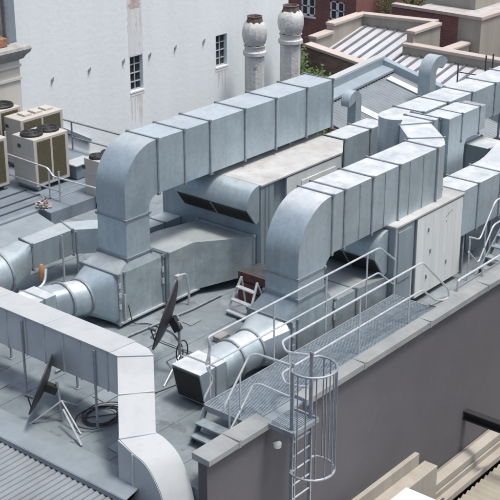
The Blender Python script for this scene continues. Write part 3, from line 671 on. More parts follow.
MB().tube([(-.5, .5, ZF), (-.5, .5, .53)], TR*.8).build('post', M['steel'], SR)

CL = thing('cage_ladder', 'caged access ladder fixed to the outside of the dark wall', 'ladder', (.35, -.6, -4.5))
for xx in (.03, .58): MB().bar((xx, -.5, -4.6), (xx, -.5, 1.3), .07, .03).build('stile', M['steel_d'], CL)
MB().bar((.12, -.5, -4.6), (.12, -.5, -.1), .03).build('conduit', M['steel_d'], CL)
z = -4.5
while z < -.12: MB().tube([(.03, -.5, z), (.58, -.5, z)], .016).build('rung', M['steel'], CL); z += .3
def hoop(z):
    pts = [(.03, -.5, z)]+[(.305+.42*math.cos(R(a)), -.74+.42*math.sin(R(a)), z) for a in range(155, 390, 12)]+[(.58, -.5, z)]
    return pts
for z in (1.2, -.85): MB().tube(hoop(z), .024, 6).build('hoop', M['steel_d'], CL)
for a in (178, 200, 225, 250, 275, 300, 325, 350, 10):
    px_, py_ = .305+.42*math.cos(R(a)), -.74+.42*math.sin(R(a))
    MB().bar((px_, py_, -.87), (px_, py_, 1.22), .024, .01).build('cage_bar', M['steel_d'], CL)
LP = thing('landing_plate', 'small grating landing bridging the parapet to the caged ladder', 'landing', (.3, -.25, -.05))
gb = MB()
for i in range(15): gb.box((-.08, -.62+i*.042, -.06), (.60, -.605+i*.042, -.025))
for i in range(5): gb.box((-.08+i*.165, -.62, -.055), (-.065+i*.165, -.02, -.03))
gb.build('grating', M['grate'], LP, smooth=False)
for a, b in (((-.1, -.64, -.03), (.62, -.64, -.03)), ((-.1, -.64, -.03), (-.1, -.08, -.03)), ((.62, -.64, -.03), (.62, -.08, -.03))): MB().bar(a, b, .04, .09).build('frame_angle', M['steel_d'], LP)
for xx in (-.08, .6): MB().bar((xx, -.58, -.08), (xx, -.02, -.42), .04).build('bracket', M['steel_d'], LP)
# small white lamp under the landing and rail pipe above the cap at right
part_thing(MB().lathe((.0, -.2, -.5), [(.02, 0), (.07, .02), (.08, .1), (.04, .15)], 12), 'wall_lamp', M['white'], 'small pale bulkhead lamp on the dark wall under the ladder landing', 'lamp')
RP = thing('low_rail', 'low pipe rail on short posts along the capping at right', 'handrail', (9, .3, 0))
MB().tube(smooth_path([(7.0, .3, -.012), (7.0, .3, .25), (14, .3, .25)], .08), .026).build('rail', M['steel'], RP)
for xx in (8.08, 10.5, 12.5): MB().tube([(xx, .3, .0), (xx, .3, .25)], .03).build('post', M['steel'], RP)
SL = thing('stair_rail', 'pair of cranked pale handrails in front of the duct at the right edge', 'handrail', (9.9, 1.2, ZF))
for dz, nm in ((0, 'top_rail'), (-.62, 'mid_rail')):
    MB().tube(smooth_path([(9.0, 1.2, .42+dz*.6), (9.5, 1.2, .2+dz), (10.12, 1.2, 1.0+dz), (11.6, 1.2, 1.05+dz)], .12), TR).build(nm, M['steel'], SL)
for xx in (9.03, 9.75, 10.6, 11.4): MB().tube([(xx, 1.2, ZF), (xx, 1.2, .42 if xx < 9.5 else .5 if xx < 10 else 1.02)], TR*.9).build('post', M['steel'], SL)
for dz in (0, .0):
    pass
ST = thing('stair_flight', 'metal steps behind the low rail at the right edge', 'steps', (10, .8, ZF))
for yy in (.6, 1.15): MB().bar((9.4, yy, ZF), (10.5, yy, .2), .03, .18).build('stringer', M['steel_d'], ST)
for i in range(4): MB().box((9.45+i*.25, .62, ZF+.18+i*.2), (9.7+i*.25, 1.13, ZF+.21+i*.2)).build('tread', M['grate'], ST)

# ================================================================== SATELLITE DISHES
VR = Vector((.637, -.770, 0)); VF = Vector((.770, .637, 0))     # across / along the line of sight, horizontal
def dish(label, c, nrm, r, asp, pole_top, base, side):
    t = thing('satellite_dish', label, 'satellite dish', base)
    n = Vector(nrm).normalized(); u = Vector((0, 0, 1))-n*n.z; u.normalize(); w = n.cross(u); C_ = Vector(c)
    rings = []; N = 32
    for k in range(0, 7):
        f = k/6; d = .16*r*f*f
        rings.append([tuple(C_+n*(d-.02)+(u*math.cos(2*math.pi*j/N)*asp+w*math.sin(2*math.pi*j/N))*max(f, .02)*r) for j in range(N)])
    for k in range(6, -1, -1):
        f = k/6; d = .16*r*f*f
        rings.append([tuple(C_+n*(d+.008)+(u*math.cos(2*math.pi*j/N)*asp+w*math.sin(2*math.pi*j/N))*max(f*1.01, .02)*r) for j in range(N)])
    MB().loft(rings).build('reflector', M['dish'], t)
    pt = Vector(pole_top)
    MB().bar(tuple(C_-n*.02), tuple(pt), .13, .16).build('mount', M['black'], t)
    MB().tube([tuple(pt+Vector((0, 0, .2))), base], .028).build('pole', M['steel_d'], t)
    low = C_-u*r*asp*.97+n*.14*r; foc = C_+n*r*.42-u*r*.55
    MB().tube([tuple(low), tuple(foc)], .014).build('feed_arm', M['dark'], t)
    MB().tube([tuple(foc+n*.05), tuple(foc-n*.12)], .03).build('feed_horn', M['dark'], t)
    for a in range(3):
        an = R(a*120+side); e = Vector(base)+Vector((math.cos(an)*.62, math.sin(an)*.62, .015))
        MB().tube([tuple(Vector(base)+Vector((0, 0, .45))), tuple(e)], .016, 6).build('leg', M['steel'], t)
    return t
n1 = -VR*.92+Vector((0, 0, 1))*.36+VF*.05
dish('smaller dark satellite dish on a tripod in front of the whitish duct', (-1.75, 3.98, .04), n1, .60, 1.0, (-1.62, 3.80, -.05), (-1.60, 3.72, ZF), 20)
n2 = -VR*.93+Vector((0, 0, 1))*.30+VF*.13
dish('larger dark satellite dish on a tripod beside the far plenum box', (1.16, 3.46, .56), n2, .74, 1.0, (1.22, 3.30, .28), (1.22, 3.28, ZF), 70)
def coil(label, c, r, turns, seed, rad=.014, up=.0):
    rnd = random.Random(seed); pts = []
    for i in range(turns*18):
        a = 2*math.pi*i/18; rr = r*(1+.18*math.sin(a*.37+seed)+rnd.uniform(-.03, .03))
        pts.append((c[0]+rr*math.cos(a)+.12*math.sin(i*.05), c[1]+rr*.8*math.sin(a), c[2]+.016+.012*i/18+up*math.sin(a)))
    part_thing(MB().tube(pts, rad, 6), 'cable_coil', M['cable'], label, 'cable')
coil('loose coil of black cable on the roof under the whitish duct', (-1.05, 3.25, ZF+.012), .42, 5, 3)
coil('thin black cable looped at the foot of the larger dish', (1.35, 2.95, ZF+.012), .28, 3, 5, .012)
hang = [(1.05+.02*math.cos(a), 3.36+.0, .0) for a in ()]
lp = [(1.16+.17*math.cos(R(a)), 3.17, -.12+.24*math.sin(R(a))) for a in range(0, 360, 20)]
part_thing(MB().tube(lp, .014, 6, closed=True), 'cable_loop', M['cable'], 'black cable loop hanging on the pole of the larger dish', 'cable')
cab = [(-1.3, 3.5, ZF+.03), (-.9, 3.2, ZF+.025), (-.5, 3.0, ZF+.025), (-.2, 3.3, ZF+.025), (.3, 3.1, ZF+.025), (.9, 3.0, ZF+.025), (1.5, 2.9, ZF+.025)]
part_thing(MB().tube(smooth_path(cab, .3), .012, 6), 'power_cable', M['cable'], 'black cable lying across the roof between the two dishes', 'cable')
rod = MB().tube([(-1.72, 3.55, -.32), (-2.0, 2.78, ZF+.03)], .022, 6)
part_thing(rod, 'brace_tube', M['steel'], 'pale steel tube propped from the smaller dish to the roof', 'tube')

part_thing(MB().tube(smooth_path([(-.4, 5.25, ZF+.05), (1.8, 5.25, ZF+.05), (3.6, 5.1, ZF+.05), (4.6, 5.1, ZF+.05)], .1), .022, 8), 'conduit', M['steel_d'], 'thin grey conduit running along the roof in front of the far plenum', 'conduit')
part_thing(MB().tube(smooth_path([(1.5, 3.5, ZF+.04), (2.1, 4.0, ZF+.03), (2.5, 4.7, ZF+.03), (2.45, 5.45, ZF+.03), (2.2, 5.6, ZF+.03), (2.15, 5.66, -.2)], .25), .012, 6), 'aerial_cable', M['cable'], 'black cable from the larger dish to the far plenum box', 'cable')
part_thing(MB().tube(smooth_path([(2.0, 3.1, ZF+.06), (2.0, 4.9, ZF+.06), (3.1, 5.0, ZF+.06), (3.1, 5.55, ZF+.06)], .15), .022, 8), 'drain_pipe', M['steel_d'], 'thin grey drain pipe on the roof between the far plenum and near round duct', 'pipe')
for x_, y_, lb in ((.25, 5.0, 'grey concrete block on the roof left of the far plenum box'), (2.75, 3.55, 'grey concrete block on the roof near the foot of the step ladder')):
    part_thing(MB().box((x_, y_, ZF+.012), (x_+.34, y_+.2, ZF+.13)), 'ballast_block', M['stone'], lb, 'block', bevel=.012)
# ================================================================== STEP LADDER, CRATE, PIPE LOOP
SLD = thing('step_ladder', 'small aluminium step ladder leaning by the red crate under the further unit', 'ladder', (4.0, 4.0, ZF))
fa, fb = (3.93, 4.40, ZF), (3.88, 3.72, ZF); ta, tb = (4.35, 4.28, .12), (4.32, 3.80, .12)
for p, q in ((fa, ta), (fb, tb)): MB().bar(p, q, .05, .03).build('stile', M['alu'], SLD)
for f in (.12, .42, .75):
    a = Vector(fa).lerp(Vector(ta), f); b = Vector(fb).lerp(Vector(tb), f); MB().bar(tuple(a), tuple(b), .12, .03).build('tread', M['alu'], SLD)
MB().bar(tb, (4.62, 3.70, ZF), .035, .025).build('back_leg', M['alu'], SLD); MB().bar(ta, (4.66, 4.42, ZF), .035, .025).build('back_leg', M['alu'], SLD)
CR = thing('timber_crate', 'rust red timber crate standing under the end of the further unit', 'crate', (5.2, 4.2, ZF))
for i in range(3): MB().box((4.75, 3.62, ZF+.03+i*.24), (4.79, 4.72, ZF+.23+i*.24)).build('slat', M['rust'], CR)
for i in range(3): MB().box((4.79, 3.60, ZF+.03+i*.24), (5.5, 3.64, ZF+.23+i*.24)).build('slat', M['rust'], CR)
MB().box((4.80, 3.65, ZF), (5.5, 4.72, ZF+.66)).build('box', M['dark'], CR)
PLP = thing('pipe_loop', 'pale bent pipe loop in front of the stained supply duct', 'pipe', (3.6, 5.4, ZF))
MB().tube(smooth_path([(3.22, 5.38, ZF), (3.25, 5.38, -.3), (3.42, 5.38, .12), (3.72, 5.38, .12), (3.8, 5.38, -.3), (3.8, 5.38, ZF)], .12), .028).build('pipe', M['steel'], PLP)
MB().box((3.38, 5.33, .05), (3.52, 5.43, .16)).build('valve_head', M['steel'], PLP)

# ================================================================== CONDENSERS
def condenser(label, x0, x1, y0, y1, zb_, zt_, kind):
    t = thing('condenser_unit', label, 'condenser', ((x0+x1)/2, (y0+y1)/2, zb_-.1), 'beige condenser units on the raised deck')
    MB().box((x0, y0, zb_), (x1, y1, zt_)).build('cabinet', M['beige'], t, .02)
    for a in (x0+.08, x1-.18):
        MB().box((a, y0+.03, zb_-.1), (a+.1, y1-.03, zb_)).build('foot', M['steel_d'], t)
    xm = x0+(x1-x0)*.5
    for a, b in ((x0+.1, xm-.04), (xm+.04, x1-.12)):
        MB().box((a, y0-.012, zb_+.12), (b, y0+.0, zt_-.08)).build('coil_panel', M['coil'], t)
        for k in range(1, 30):
            zz = zb_+.12+(zt_-zb_-.2)*k/30
            MB().box((a+.01, y0-.016, zz-.003), (b-.01, y0-.0125, zz+.003)).build('guard_wire', M['coil'], t)
    if kind != 'plain':
        rr = min((x1-x0)/3.9, (y1-y0)/2.1)
        for f in (.26, .74):
            cx, cy = x0+(x1-x0)*f, (y0+y1)/2
            fn = MB().lathe((cx, cy, zt_), [(rr, 0), (rr*1.0, .05), (rr*.94, .075), (rr*.86, .075), (rr*.84, .015)], 24).build('fan_cowl', M['fan'], t)
            gd = MB()
            for q in (.25, .5, .75): gd.tube([(cx+rr*q*math.cos(R(a)), cy+rr*q*math.sin(R(a)), zt_+.068) for a in range(0, 360, 20)], .012, 5, closed=True)
            for a in range(0, 180, 30): gd.tube([(cx-rr*.88*math.cos(R(a)), cy-rr*.88*math.sin(R(a)), zt_+.068), (cx+rr*.88*math.cos(R(a)), cy+rr*.88*math.sin(R(a)), zt_+.068)], .01, 5)
            gd.build('fan_guard', M['fan'], t)
    else:
        for f in (.2, .45, .7): MB().box((x0+(x1-x0)*f, y0+.2, zt_), (x0+(x1-x0)*f+.28, y1-.2, zt_+.06)).build('vent_cover', M['beige'], t, .01)
    MB().box((x0-.008, y0+.55, zt_-.32), (x0, y0+.68, zt_-.22)).build('badge', M['dark'], t)
    for f in (.33, .66): MB().box((x0-.006, y0+.03, zb_+(zt_-zb_)*f), (x0, y1-.03, zb_+(zt_-zb_)*f+.012)).build('panel_joint', M['beige'], t)
    return t
condenser('beige condenser with two dark fans in front, nearest the blue deck edge', 5.96, 7.2, 12.95, 13.85, -.22, 1.15, 'fan')
condenser('plain topped pale condenser directly behind the twin fan one', 6.95, 8.55, 14.62, 15.35, -.22, 1.15, 'plain')
condenser('beige condenser under the stone cornice at the left edge', 6.2, 7.75, 15.55, 16.35, -.22, 1.25, 'fan')
condenser('condenser with dark blue grille cut off by the left edge', 4.5, 5.72, 13.78, 14.65, -.22, 1.15, 'plain')
condenser('narrow beige condenser half hidden behind the far duct elbow', 6.78, 7.7, 11.3, 11.9, -.55, .68, 'fan')

CF = thing('deck_rail', 'pale two bar handrail along the edge of the condenser deck', 'handrail', (5.85, 12.5, -.35))
for pts in ([(5.88, 16, .62), (5.88, 12.35, .52), (5.92, 12.2, .30), (5.92, 9.9, .36)], [(5.88, 16, .0), (5.88, 12.3, -.05), (5.92, 11.9, -.08)]):
    MB().tube(smooth_path(pts, .1), .025, 6).build('rail', M['steel'], CF)
for yy in (14.05, 12.35, 11.95): MB().tube([(5.9, yy, -.35), (5.9, yy, 1.2 if yy > 14 else .5)], .025, 6).build('post', M['steel'], CF)
BF = thing('back_rail', 'dark handrail running behind the condensers to the duct elbow', 'handrail', (9.2, 13.5, -.35))
MB().tube([(9.2, 15.6, .53), (9.2, 11.8, .53)], .03, 6).build('rail', M['steel_d'], BF)
MB().tube([(9.2, 15.0, .05), (9.2, 11.8, .05)], .025, 6).build('rail', M['steel_d'], BF)
for yy in (15.0, 12.75): MB().tube([(9.2, yy, -.35), (9.2, yy, .53)], .028, 6).build('post', M['steel_d'], BF)
MB().tube([(9.2, 15.55, .53), (8.2, 15.5, .50), (8.2, 15.5, -.1)], .025, 6).build('rail', M['steel_d'], BF)
CT = thing('blue_cabinet', 'low blue grey cabinet with pale edges beside the twin fan condenser', 'cabinet', (7.6, 13, -.35))
MB().box((7.35, 12.85, -.33), (8.05, 13.3, .06)).build('body', M['deck'], CT, .01)
MB().box((7.3, 12.8, .06), (8.1, 13.35, .1)).build('top', M['steel'], CT, .008)
rag = MB()
rr_ = random.Random(4)
for i in range(26):
    c = Vector((5.25+rr_.uniform(-.16, .16), 11.86+rr_.uniform(-.12, .12), -.33+rr_.uniform(0, .2))); d = Vector((rr_.uniform(-1, 1), rr_.uniform(-1, 1), rr_.uniform(-.2, 1))).normalized()*rr_.uniform(.08, .16)
    s_ = d.cross(Vector((0, 0, 1))).normalized()*.05
    rag.loft([[tuple(c-s_), tuple(c+s_), tuple(c+s_+Vector((0, 0, .01))), tuple(c-s_+Vector((0, 0, .01)))], [tuple(c+d-s_*.4), tuple(c+d+s_*.4), tuple(c+d+s_*.4+Vector((0, 0, .01))), tuple(c+d-s_*.4+Vector((0, 0, .01)))]])
part_thing(rag, 'rag_bundle', M['feather'], 'small ragged white and brown bundle on the corner of the blue deck', 'rag')

# ================================================================== WHITE WALL BUILDING
def holed_wall(x0, x1, z0, z1, y, holes, depth, sx=1):
    """front skin in the XZ plane at y with rectangular holes and their reveals"""
    xs = sorted({x0, x1, *[h[0] for h in holes], *[h[1] for h in holes]}); zs = sorted({z0, z1, *[h[2] for h in holes], *[h[3] for h in holes]})
    mb = MB()
    for a, b in zip(xs[:-1], xs[1:]):
        for c, d in zip(zs[:-1], zs[1:]):
            if any(h[0] <= a and b <= h[1] and h[2] <= c and d <= h[3] for h in holes): continue
            mb.add([(a, y, c), (b, y, c), (b, y, d), (a, y, d)], [(0, 1, 2, 3)])
    for h in holes:
        a, b, c, d = h
        for q in (((a, c), (b, c)), ((b, c), (b, d)), ((b, d), (a, d)), ((a, d), (a, c))):
            (p, r_), (s_, t_) = q; mb.add([(p, y, r_), (s_, y, t_), (s_, y+depth, t_), (p, y+depth, r_)], [(0, 1, 2, 3)])
    return mb
def window(root, x0, x1, z0, z1, y, nx, nz, fm='oldframe', t=.045, sill=True):
    f = MB().box((x0, y, z0), (x0+t, y+.05, z1)).box((x1-t, y, z0), (x1, y+.05, z1)).box((x0+t, y, z0), (x1-t, y+.05, z0+t)).box((x0+t, y, z1-t), (x1-t, y+.05, z1))
    for i in range(1, nx): xx = x0+(x1-x0)*i/nx; f.box((xx-t*.35, y+.004, z0+t), (xx+t*.35, y+.046, z1-t))
    for i in range(1, nz): zz = z0+(z1-z0)*i/nz; f.box((x0+t, y+.008, zz-t*.35), (x1-t, y+.042, zz+t*.35))
    o = f.build('window', M[fm], root, smooth=False)
    g_ = MB().box((x0+.01, y+.055, z0+.01), (x1-.01, y+.07, z1-.01)); 
    gl = g_.build('pane', M['glass'], root, smooth=False); gl.parent = o; gl.location = (0, 0, 0)
    return o
Y = 17.5
WB = thing('white_wall_building', 'tall whitewashed brick building filling the background at left', 'building', (16, 18, -16))
holes = [(14.24, 14.86, -.08, 1.13), (18.67, 19.29, -.1, 1.07)]
holed_wall(9.2, 22.95, -16, 9, Y, holes, .14).build('wall', M['white_wall'], WB, smooth=False)
MB().box((9.2, Y+.4, -16), (22.95, 32, 9)).build('core', M['white_wall'], WB, smooth=False)
MB().box((22.9, Y+.003, -16), (22.947, Y+.41, 9)).build('return_wall', M['white_wall'], WB, smooth=False)
for i, h in enumerate(holes):
    window(WB, h[0], h[1], h[2], h[3], Y+.09, 2 if i == 0 else 2, 4)
    MB().box((h[0]-.03, Y-.022, h[2]-.07), (h[1]+.03, Y+.02, h[2]-.0)).build('window_sill', M['white'], WB, .01)
wr = random.Random(11)
def ragged(x0, x1, z0, z1, d=.004, n=26, j=.05):
    L_ = [(x0+wr.uniform(-j, j), z0+(z1-z0)*i/n) for i in range(n+1)]; R_ = [(x1+wr.uniform(-j, j), z0+(z1-z0)*i/n) for i in range(n+1)]
    mb = MB()
    mb.loft([[(p[0], Y-d, p[1]), (q[0], Y-d, q[1]), (q[0], Y+.01, q[1]), (p[0], Y+.01, p[1])] for p, q in zip(L_, R_)])
    return mb
ragged(14.2, 14.9, 1.16, 9, n=90, j=.025).build('bricked_strip', M['stainwash'], WB, smooth=False)
ragged(14.3, 14.8, 2.75, 3.25, .007, 8, .1).build('bare_patch', M['rawbrick'], WB, smooth=False)
ragged(14.2, 14.9, -.24, -.14, .009, 4, .04).build('sill_patch', M['white'], WB, smooth=False)
ragged(18.62, 19.34, -.26, -.15, .009, 4, .04).build('sill_patch', M['white'], WB, smooth=False)
def streak(x, z, w, h, m):
    mb = MB(); n = 7; streak.k = getattr(streak, 'k', 0)+1; dd = .002+.00012*streak.k
    mb.loft([[(x-w/2*(1-i/n)**.7*wr.uniform(.7, 1.2)-.002, Y-dd, z-h*i/n), (x+w/2*(1-i/n)**.7*wr.uniform(.7, 1.2)+.002, Y-dd, z-h*i/n), (x+.002, Y+.01, z-h*i/n), (x-.002, Y+.01, z-h*i/n)] for i in range(n+1)])
    mb.build('rust_run', m, WB, smooth=False)
for i in range(9): streak(14.25+.6*wr.random(), -.22, wr.uniform(.04, .12), wr.uniform(.4, 1.4), M['run'])
for i in range(7): streak(18.7+.55*wr.random(), -.24, wr.uniform(.04, .1), wr.uniform(.3, 1.1), M['run'])
for x_ in (10.73, 12.35, 13.93, 15.2, 16.49, 18.0): streak(x_, .99, .035, wr.uniform(.15, .35), M['run_p'])
for x_, z_ in ((10.73, 1.07), (12.35, 1.07), (13.93, 1.06), (15.2, 1.02), (16.49, 1.04), (18.0, 1.0)):
    m_ = MB().lathe((0, 0, 0), [(.02, -.035), (.055, -.03), (.055, -.012), (.02, 0)], 10)
    m_.v = [(x_+a, Y+c-.002, z_+b) for a, b, c in m_.v]; m_.bar((x_-.05, Y-.03, z_-.09), (x_+.05, Y-.03, z_+.09), .035, .025)
    m_.build('tie_plate', M['steel_d'], WB)
MB().bar((9.2, Y-.06, .4), (12.2, Y-.06, -1.3), .10, .12).build('sloping_flashing', M['steel_d'], WB)
MB().box((9.5, Y-.10, -16), (12.6, Y-.02, -1.8)).build('plinth', M['cream'], WB)

# stone-corniced building at far left
SB = thing('stone_building', 'old grey building with stone cornice and cream base at the left edge', 'building', (6, 18, -16))
yb = 16.95
MB().box((2, yb, -16), (9.0, 22, 2.2)).build('wall', M['cream_s'], SB, smooth=False)
prof = [(yb, 2.15), (yb-.10, 2.2), (yb-.16, 2.3), (yb-.26, 2.40), (yb-.30, 2.50), (yb-.27, 2.58), (yb-.0, 2.70)]
MB().loft([[(2, p[0], p[1]) for p in prof], [(9.32-.32+(yb-p[0])*.9, p[0], p[1]) for p in prof]]).build('cornice', M['stone'], SB)
for z in (1.55, 1.95): MB().box((2, yb-.05, z), (9.03, yb+.02, z+.08)).build('string_course', M['cream_s'], SB)
holed_wall(2, 8.72, 2.5, 9, yb+.15, [(8.1, 8.5, 2.95, 3.85)], .15).build('upper_wall', M['stone'], SB, smooth=False)
MB().box((2, yb+.5, 2.5), (8.7, 22, 9)).build('core', M['stone'], SB, smooth=False)
window(SB, 8.1, 8.5, 2.95, 3.85, yb+.25, 2, 3)
MB().box((7.7, yb-.12, 2.66), (8.5, yb+.145, 2.92)).build('brick_ledge', M['timber'], SB, .02)
MB().box((8.68, yb+.06, 2.5), (9.0, yb+.4, 9)).build('corner_strip', M['ahu'], SB)
MB().tube([(8.62, yb+.02, 2.6), (8.62, yb+.02, 9)], .06).build('drainpipe', M['steel_d'], SB)

# chimneys
def chimney(label, x, y, zsh, dz, s=1.):
    t = thing('chimney', label, 'chimney', (x, y, -6), 'twin white chimneys against the white wall')
    MB().lathe((x, y, -6), [(.40*s, 0), (.40*s, zsh+6)], 8).build('shaft', M['chim'], t)
    MB().lathe((x, y, zsh), [(.40*s, -.02), (.48*s, .02), (.48*s, .14), (.42*s, .18), (.42*s, .30), (.46*s, .36)], 12).build('neck_band', M['chim'], t)
    pr = [(.38, .36), (.43, .44), (.48, .58), (.50, .74), (.49, .90), (.47, 1.02), (.42, 1.10), (.37, 1.17), (.33, 1.2)]
    mb = MB(); rings = []
    for r_, z in pr: rings.append([(x+s*r_*(1+.07*(j % 2)-.05*((j//3) % 2))*math.cos(2*math.pi*j/24), y+s*r_*(1+.07*(j % 2)-.05*((j//3) % 2))*math.sin(2*math.pi*j/24), zsh+z+.025*((j*7+int(x*3)) % 3)) for j in range(24)])
    mb.loft(rings).build('bulb_cap', M['chim'], t)
    MB().lathe((x, y, zsh), [(.30*s, 1.1), (.36*s, 1.18), (.33*s, 1.28), (.30*s, 1.40), (.33*s, 1.43), (.26*s, 1.44), (.2*s, 1.2)], 10).build('pot', M['terra'], t)
    return t
chimney('left white chimney with bulbous cap and red pot in front of the white wall', 19.5, 16.35, .40, 0, .90)
chimney('right white chimney with bulbous cap at the corner of the white wall', 21.75, 16.45, .42, 0, .98)

# ================================================================== CORRUGATED SHED ROOF behind the ducts
CS = thing('shed_roof', 'grey corrugated roof with pale skylight strips behind the ducts', 'roof', (21, 12, -3))
A0 = Vector((17.9, 13.1, -.25)); A1 = Vector((24.3, 13.95, -.25)); dv = (A1-A0).normalized(); dn = Vector((dv.y, -dv.x, 0))
run = dn*5.2+Vector((0, 0, -1.55))
corrugated('roof_sheet', M['corr_l'], tuple(A0+Vector((0, 0, -.42))), tuple(dv), tuple(run), 30, .215, .05, CS)
def along(f, d, z): return A0+(A1-A0)*f+dn*d+Vector((0, 0, z))
def slab(pts, h):
    m_ = MB(); m_.loft([[tuple(p) for p in pts], [tuple(p+Vector((0, 0, h))) for p in pts]]); return m_
slab([along(-.0, -.3, -.6), along(1.02, -.3, -.6), along(1.02, .02, -.6), along(-.0, .02, -.6)], .6).build('ridge_upstand', M['blueprof'], CS, smooth=False)
slab([along(-.0, -.32, .0), along(1.03, -.32, .0), along(1.03, .0, .0), along(-.0, .0, .0)], .05).build('ridge_cap', M['galv_new'], CS, smooth=False)
slab([along(0, .02, -.36), along(1, .02, -.36), along(1, .5, -.46), along(0, .5, -.46)], .08).build('ridge_flashing', M['blueprof'], CS, smooth=False)
V0 = along(1.0, -.2, 0); V1 = V0+run*1.0
mb = MB(); w_ = dv*.32
mb.loft([[tuple(V0+Vector((0, 0, -.5))), tuple(V0+w_+Vector((0, 0, -.5))), tuple(V0+w_), tuple(V0)], [tuple(V1+Vector((0, 0, -.5))), tuple(V1+w_+Vector((0, 0, -.5))), tuple(V1+w_), tuple(V1)]]).build('verge_flashing', M['blueprof'], CS, smooth=False)
for f, w in ((.30, .42), (.86, .42)):
    p = A0+(A1-A0)*f+Vector((0, 0, -.36)); a = p+run*.12; b = p+run*.62
    MB().loft([[tuple(a), tuple(a+dv*w), tuple(a+dv*w+Vector((0, 0, .03))), tuple(a+Vector((0, 0, .03)))], [tuple(b), tuple(b+dv*w), tuple(b+dv*w+Vector((0, 0, .03))), tuple(b+Vector((0, 0, .03)))]]).build('skylight_strip', M['sky_sheet'], CS)
MB().prism([(17.95, 7.5), (25, 7.5), (24.6, 13.8), (17.95, 13.1)], -16, -2.6, 'z').build('wall', M['brick_o'], CS, smooth=False)

# gooseneck vents
def goose(label, x, y, zb_, zt_, w, d, span, m):
    t = thing('gooseneck_vent', label, 'vent', (x, y, zb_))
    r = span/2
    pts_o = [(x+w/2, zb_)]; 
    co = (x-r+0, zt_-r-w/2)
    O = arc(co[0], co[1], r+w/2, 0, 200, 14); I = arc(co[0], co[1], max(r-w/2, .03), 0, 200, 14)
    rings = [ring_xz((x+w/2, zb_), (x-w/2, zb_), y-d/2, y+d/2)]+[ring_xz(o, i, y-d/2, y+d/2) for o, i in zip(O, I)]
    MB().loft(rings).build('duct', M[m], t)
    o, i = O[-1], I[-1]; n = Vector((o[0]-O[-2][0], 0, o[1]-O[-2][1])).normalized()*.008
    a = Vector((o[0], 0, o[1])).lerp(Vector((i[0], 0, i[1])), .08)+n; b = Vector((o[0], 0, o[1])).lerp(Vector((i[0], 0, i[1])), .92)+n
    MB().loft([[(a.x, y-d/2+.02, a.z), (b.x, y-d/2+.02, b.z), (b.x, y+d/2-.02, b.z), (a.x, y+d/2-.02, a.z)], [(a.x+n.x, y-d/2+.02, a.z+n.z), (b.x+n.x, y-d/2+.02, b.z+n.z), (b.x+n.x, y+d/2-.02, b.z+n.z), (a.x+n.x, y+d/2-.02, a.z+n.z)]]).build('mouth', M['black'], t)
goose('small hooked vent with a black mouth on the corrugated shed roof', 17.1, 10.2, -1.2, .70, .32, .32, .38, 'galv')
def goose_big():
    x, y, d, w = 22.95, 11.1, .5, .42
    t = thing('gooseneck_vent', 'large pale hooked vent duct standing at the right verge of the shed roof', 'vent', (x, y, -2))
    O = arc(x+.42, -.15, .64, 180, 35, 14); I = arc(x+.42, -.15, .24, 180, 35, 14)
    MB().loft([ring_xz((x-.21, -2), (x+.21, -2), y-d/2, y+d/2)]+[ring_xz(o, i, y-d/2, y+d/2) for o, i in zip(O, I)]).build('duct', M['galv'], t)
goose_big()

# ================================================================== FAR PARAPETED BUILDINGS
P1 = thing('parapet_building', 'brown brick building with stepped pale parapet around a seamed metal roof', 'building', (34, 20, -16))
cp = .10
def wallseg(root, p, q, th, zb_, ztp, ztq, m, mcap, capname='coping', side=1):
    P = Vector((*p, 0)); Q = Vector((*q, 0)); t = (Q-P).normalized(); n = Vector((-t.y, t.x, 0))*th*side
    f = lambda a, z: tuple(a+Vector((0, 0, z)))
    MB().loft([[f(P, zb_), f(P+n, zb_), f(P+n, ztp), f(P, ztp)], [f(Q, zb_), f(Q+n, zb_), f(Q+n, ztq), f(Q, ztq)]]).build('parapet', M[m], root, smooth=False)
    e = n.normalized()*.08
    MB().loft([[f(P-e, ztp+.002), f(P+n+e, ztp+.002), f(P+n+e, ztp+.14), f(P-e, ztp+.14)], [f(Q-e, ztq+.002), f(Q+n+e, ztq+.002), f(Q+n+e, ztq+.14), f(Q-e, ztq+.14)]]).build(capname, M[mcap], root, .02, smooth=False)
def wall_in(root, *a, **k): pass
# front (-X) wall, left (+Y) stepped wall, back wall, mid wall, right wall
wallseg(P1, (30.4, 22.0), (30.4, 16), .38, -16, -2.08, -2.85, 'brick_o', 'cream_l', side=-1)
wallseg(P1, (30.8, 22.0), (32.15, 22.0), .35, -16, -1.92, -1.86, 'cream', 'cream_l')
wallseg(P1, (32.15, 22.0), (34.6, 22.0), .35, -16, -1.52, -1.45, 'cream', 'cream_l')
wallseg(P1, (34.6, 22.35), (34.6, 18.0), .35, -16, -1.47, -1.27, 'cream', 'cream_l')
wallseg(P1, (32.3, 18.0), (34.6, 18.0), .35, -16, -1.3, -1.28, 'cream', 'cream_l', side=-1)
wallseg(P1, (32.0, 18.0), (32.0, 8), .35, -16, -1.83, -1.80, 'cream', 'cream_l')
def seam_roof(root, x0, x1, y0, y1, za, zb2, n):
    MB().loft([[(x0, y0, za), (x0, y1, za), (x0, y1, za-.1), (x0, y0, za-.1)], [(x1, y0, zb2), (x1, y1, zb2), (x1, y1, zb2-.1), (x1, y0, zb2-.1)]]).build('roof_sheet', M['seamroof'], root, smooth=False)
    for i in range(n):
        y = y0+(y1-y0)*(i+.5)/n
        MB().bar((x0, y, za+.04), (x1, y, zb2+.04), .10, .07).build('roof_rib', M['rib'], root, smooth=False)
seam_roof(P1, 30.8, 34.58, 18.02, 21.98, -2.74, -1.88, 7)
seam_roof(P1, 25.4, 31.97, 8, 17.9, -3.65, -2.2, 17)
MB().box((25.3, 8, -16), (30.3, 17.1, -3.9)).build('wall', M['brick_o'], P1, smooth=False)
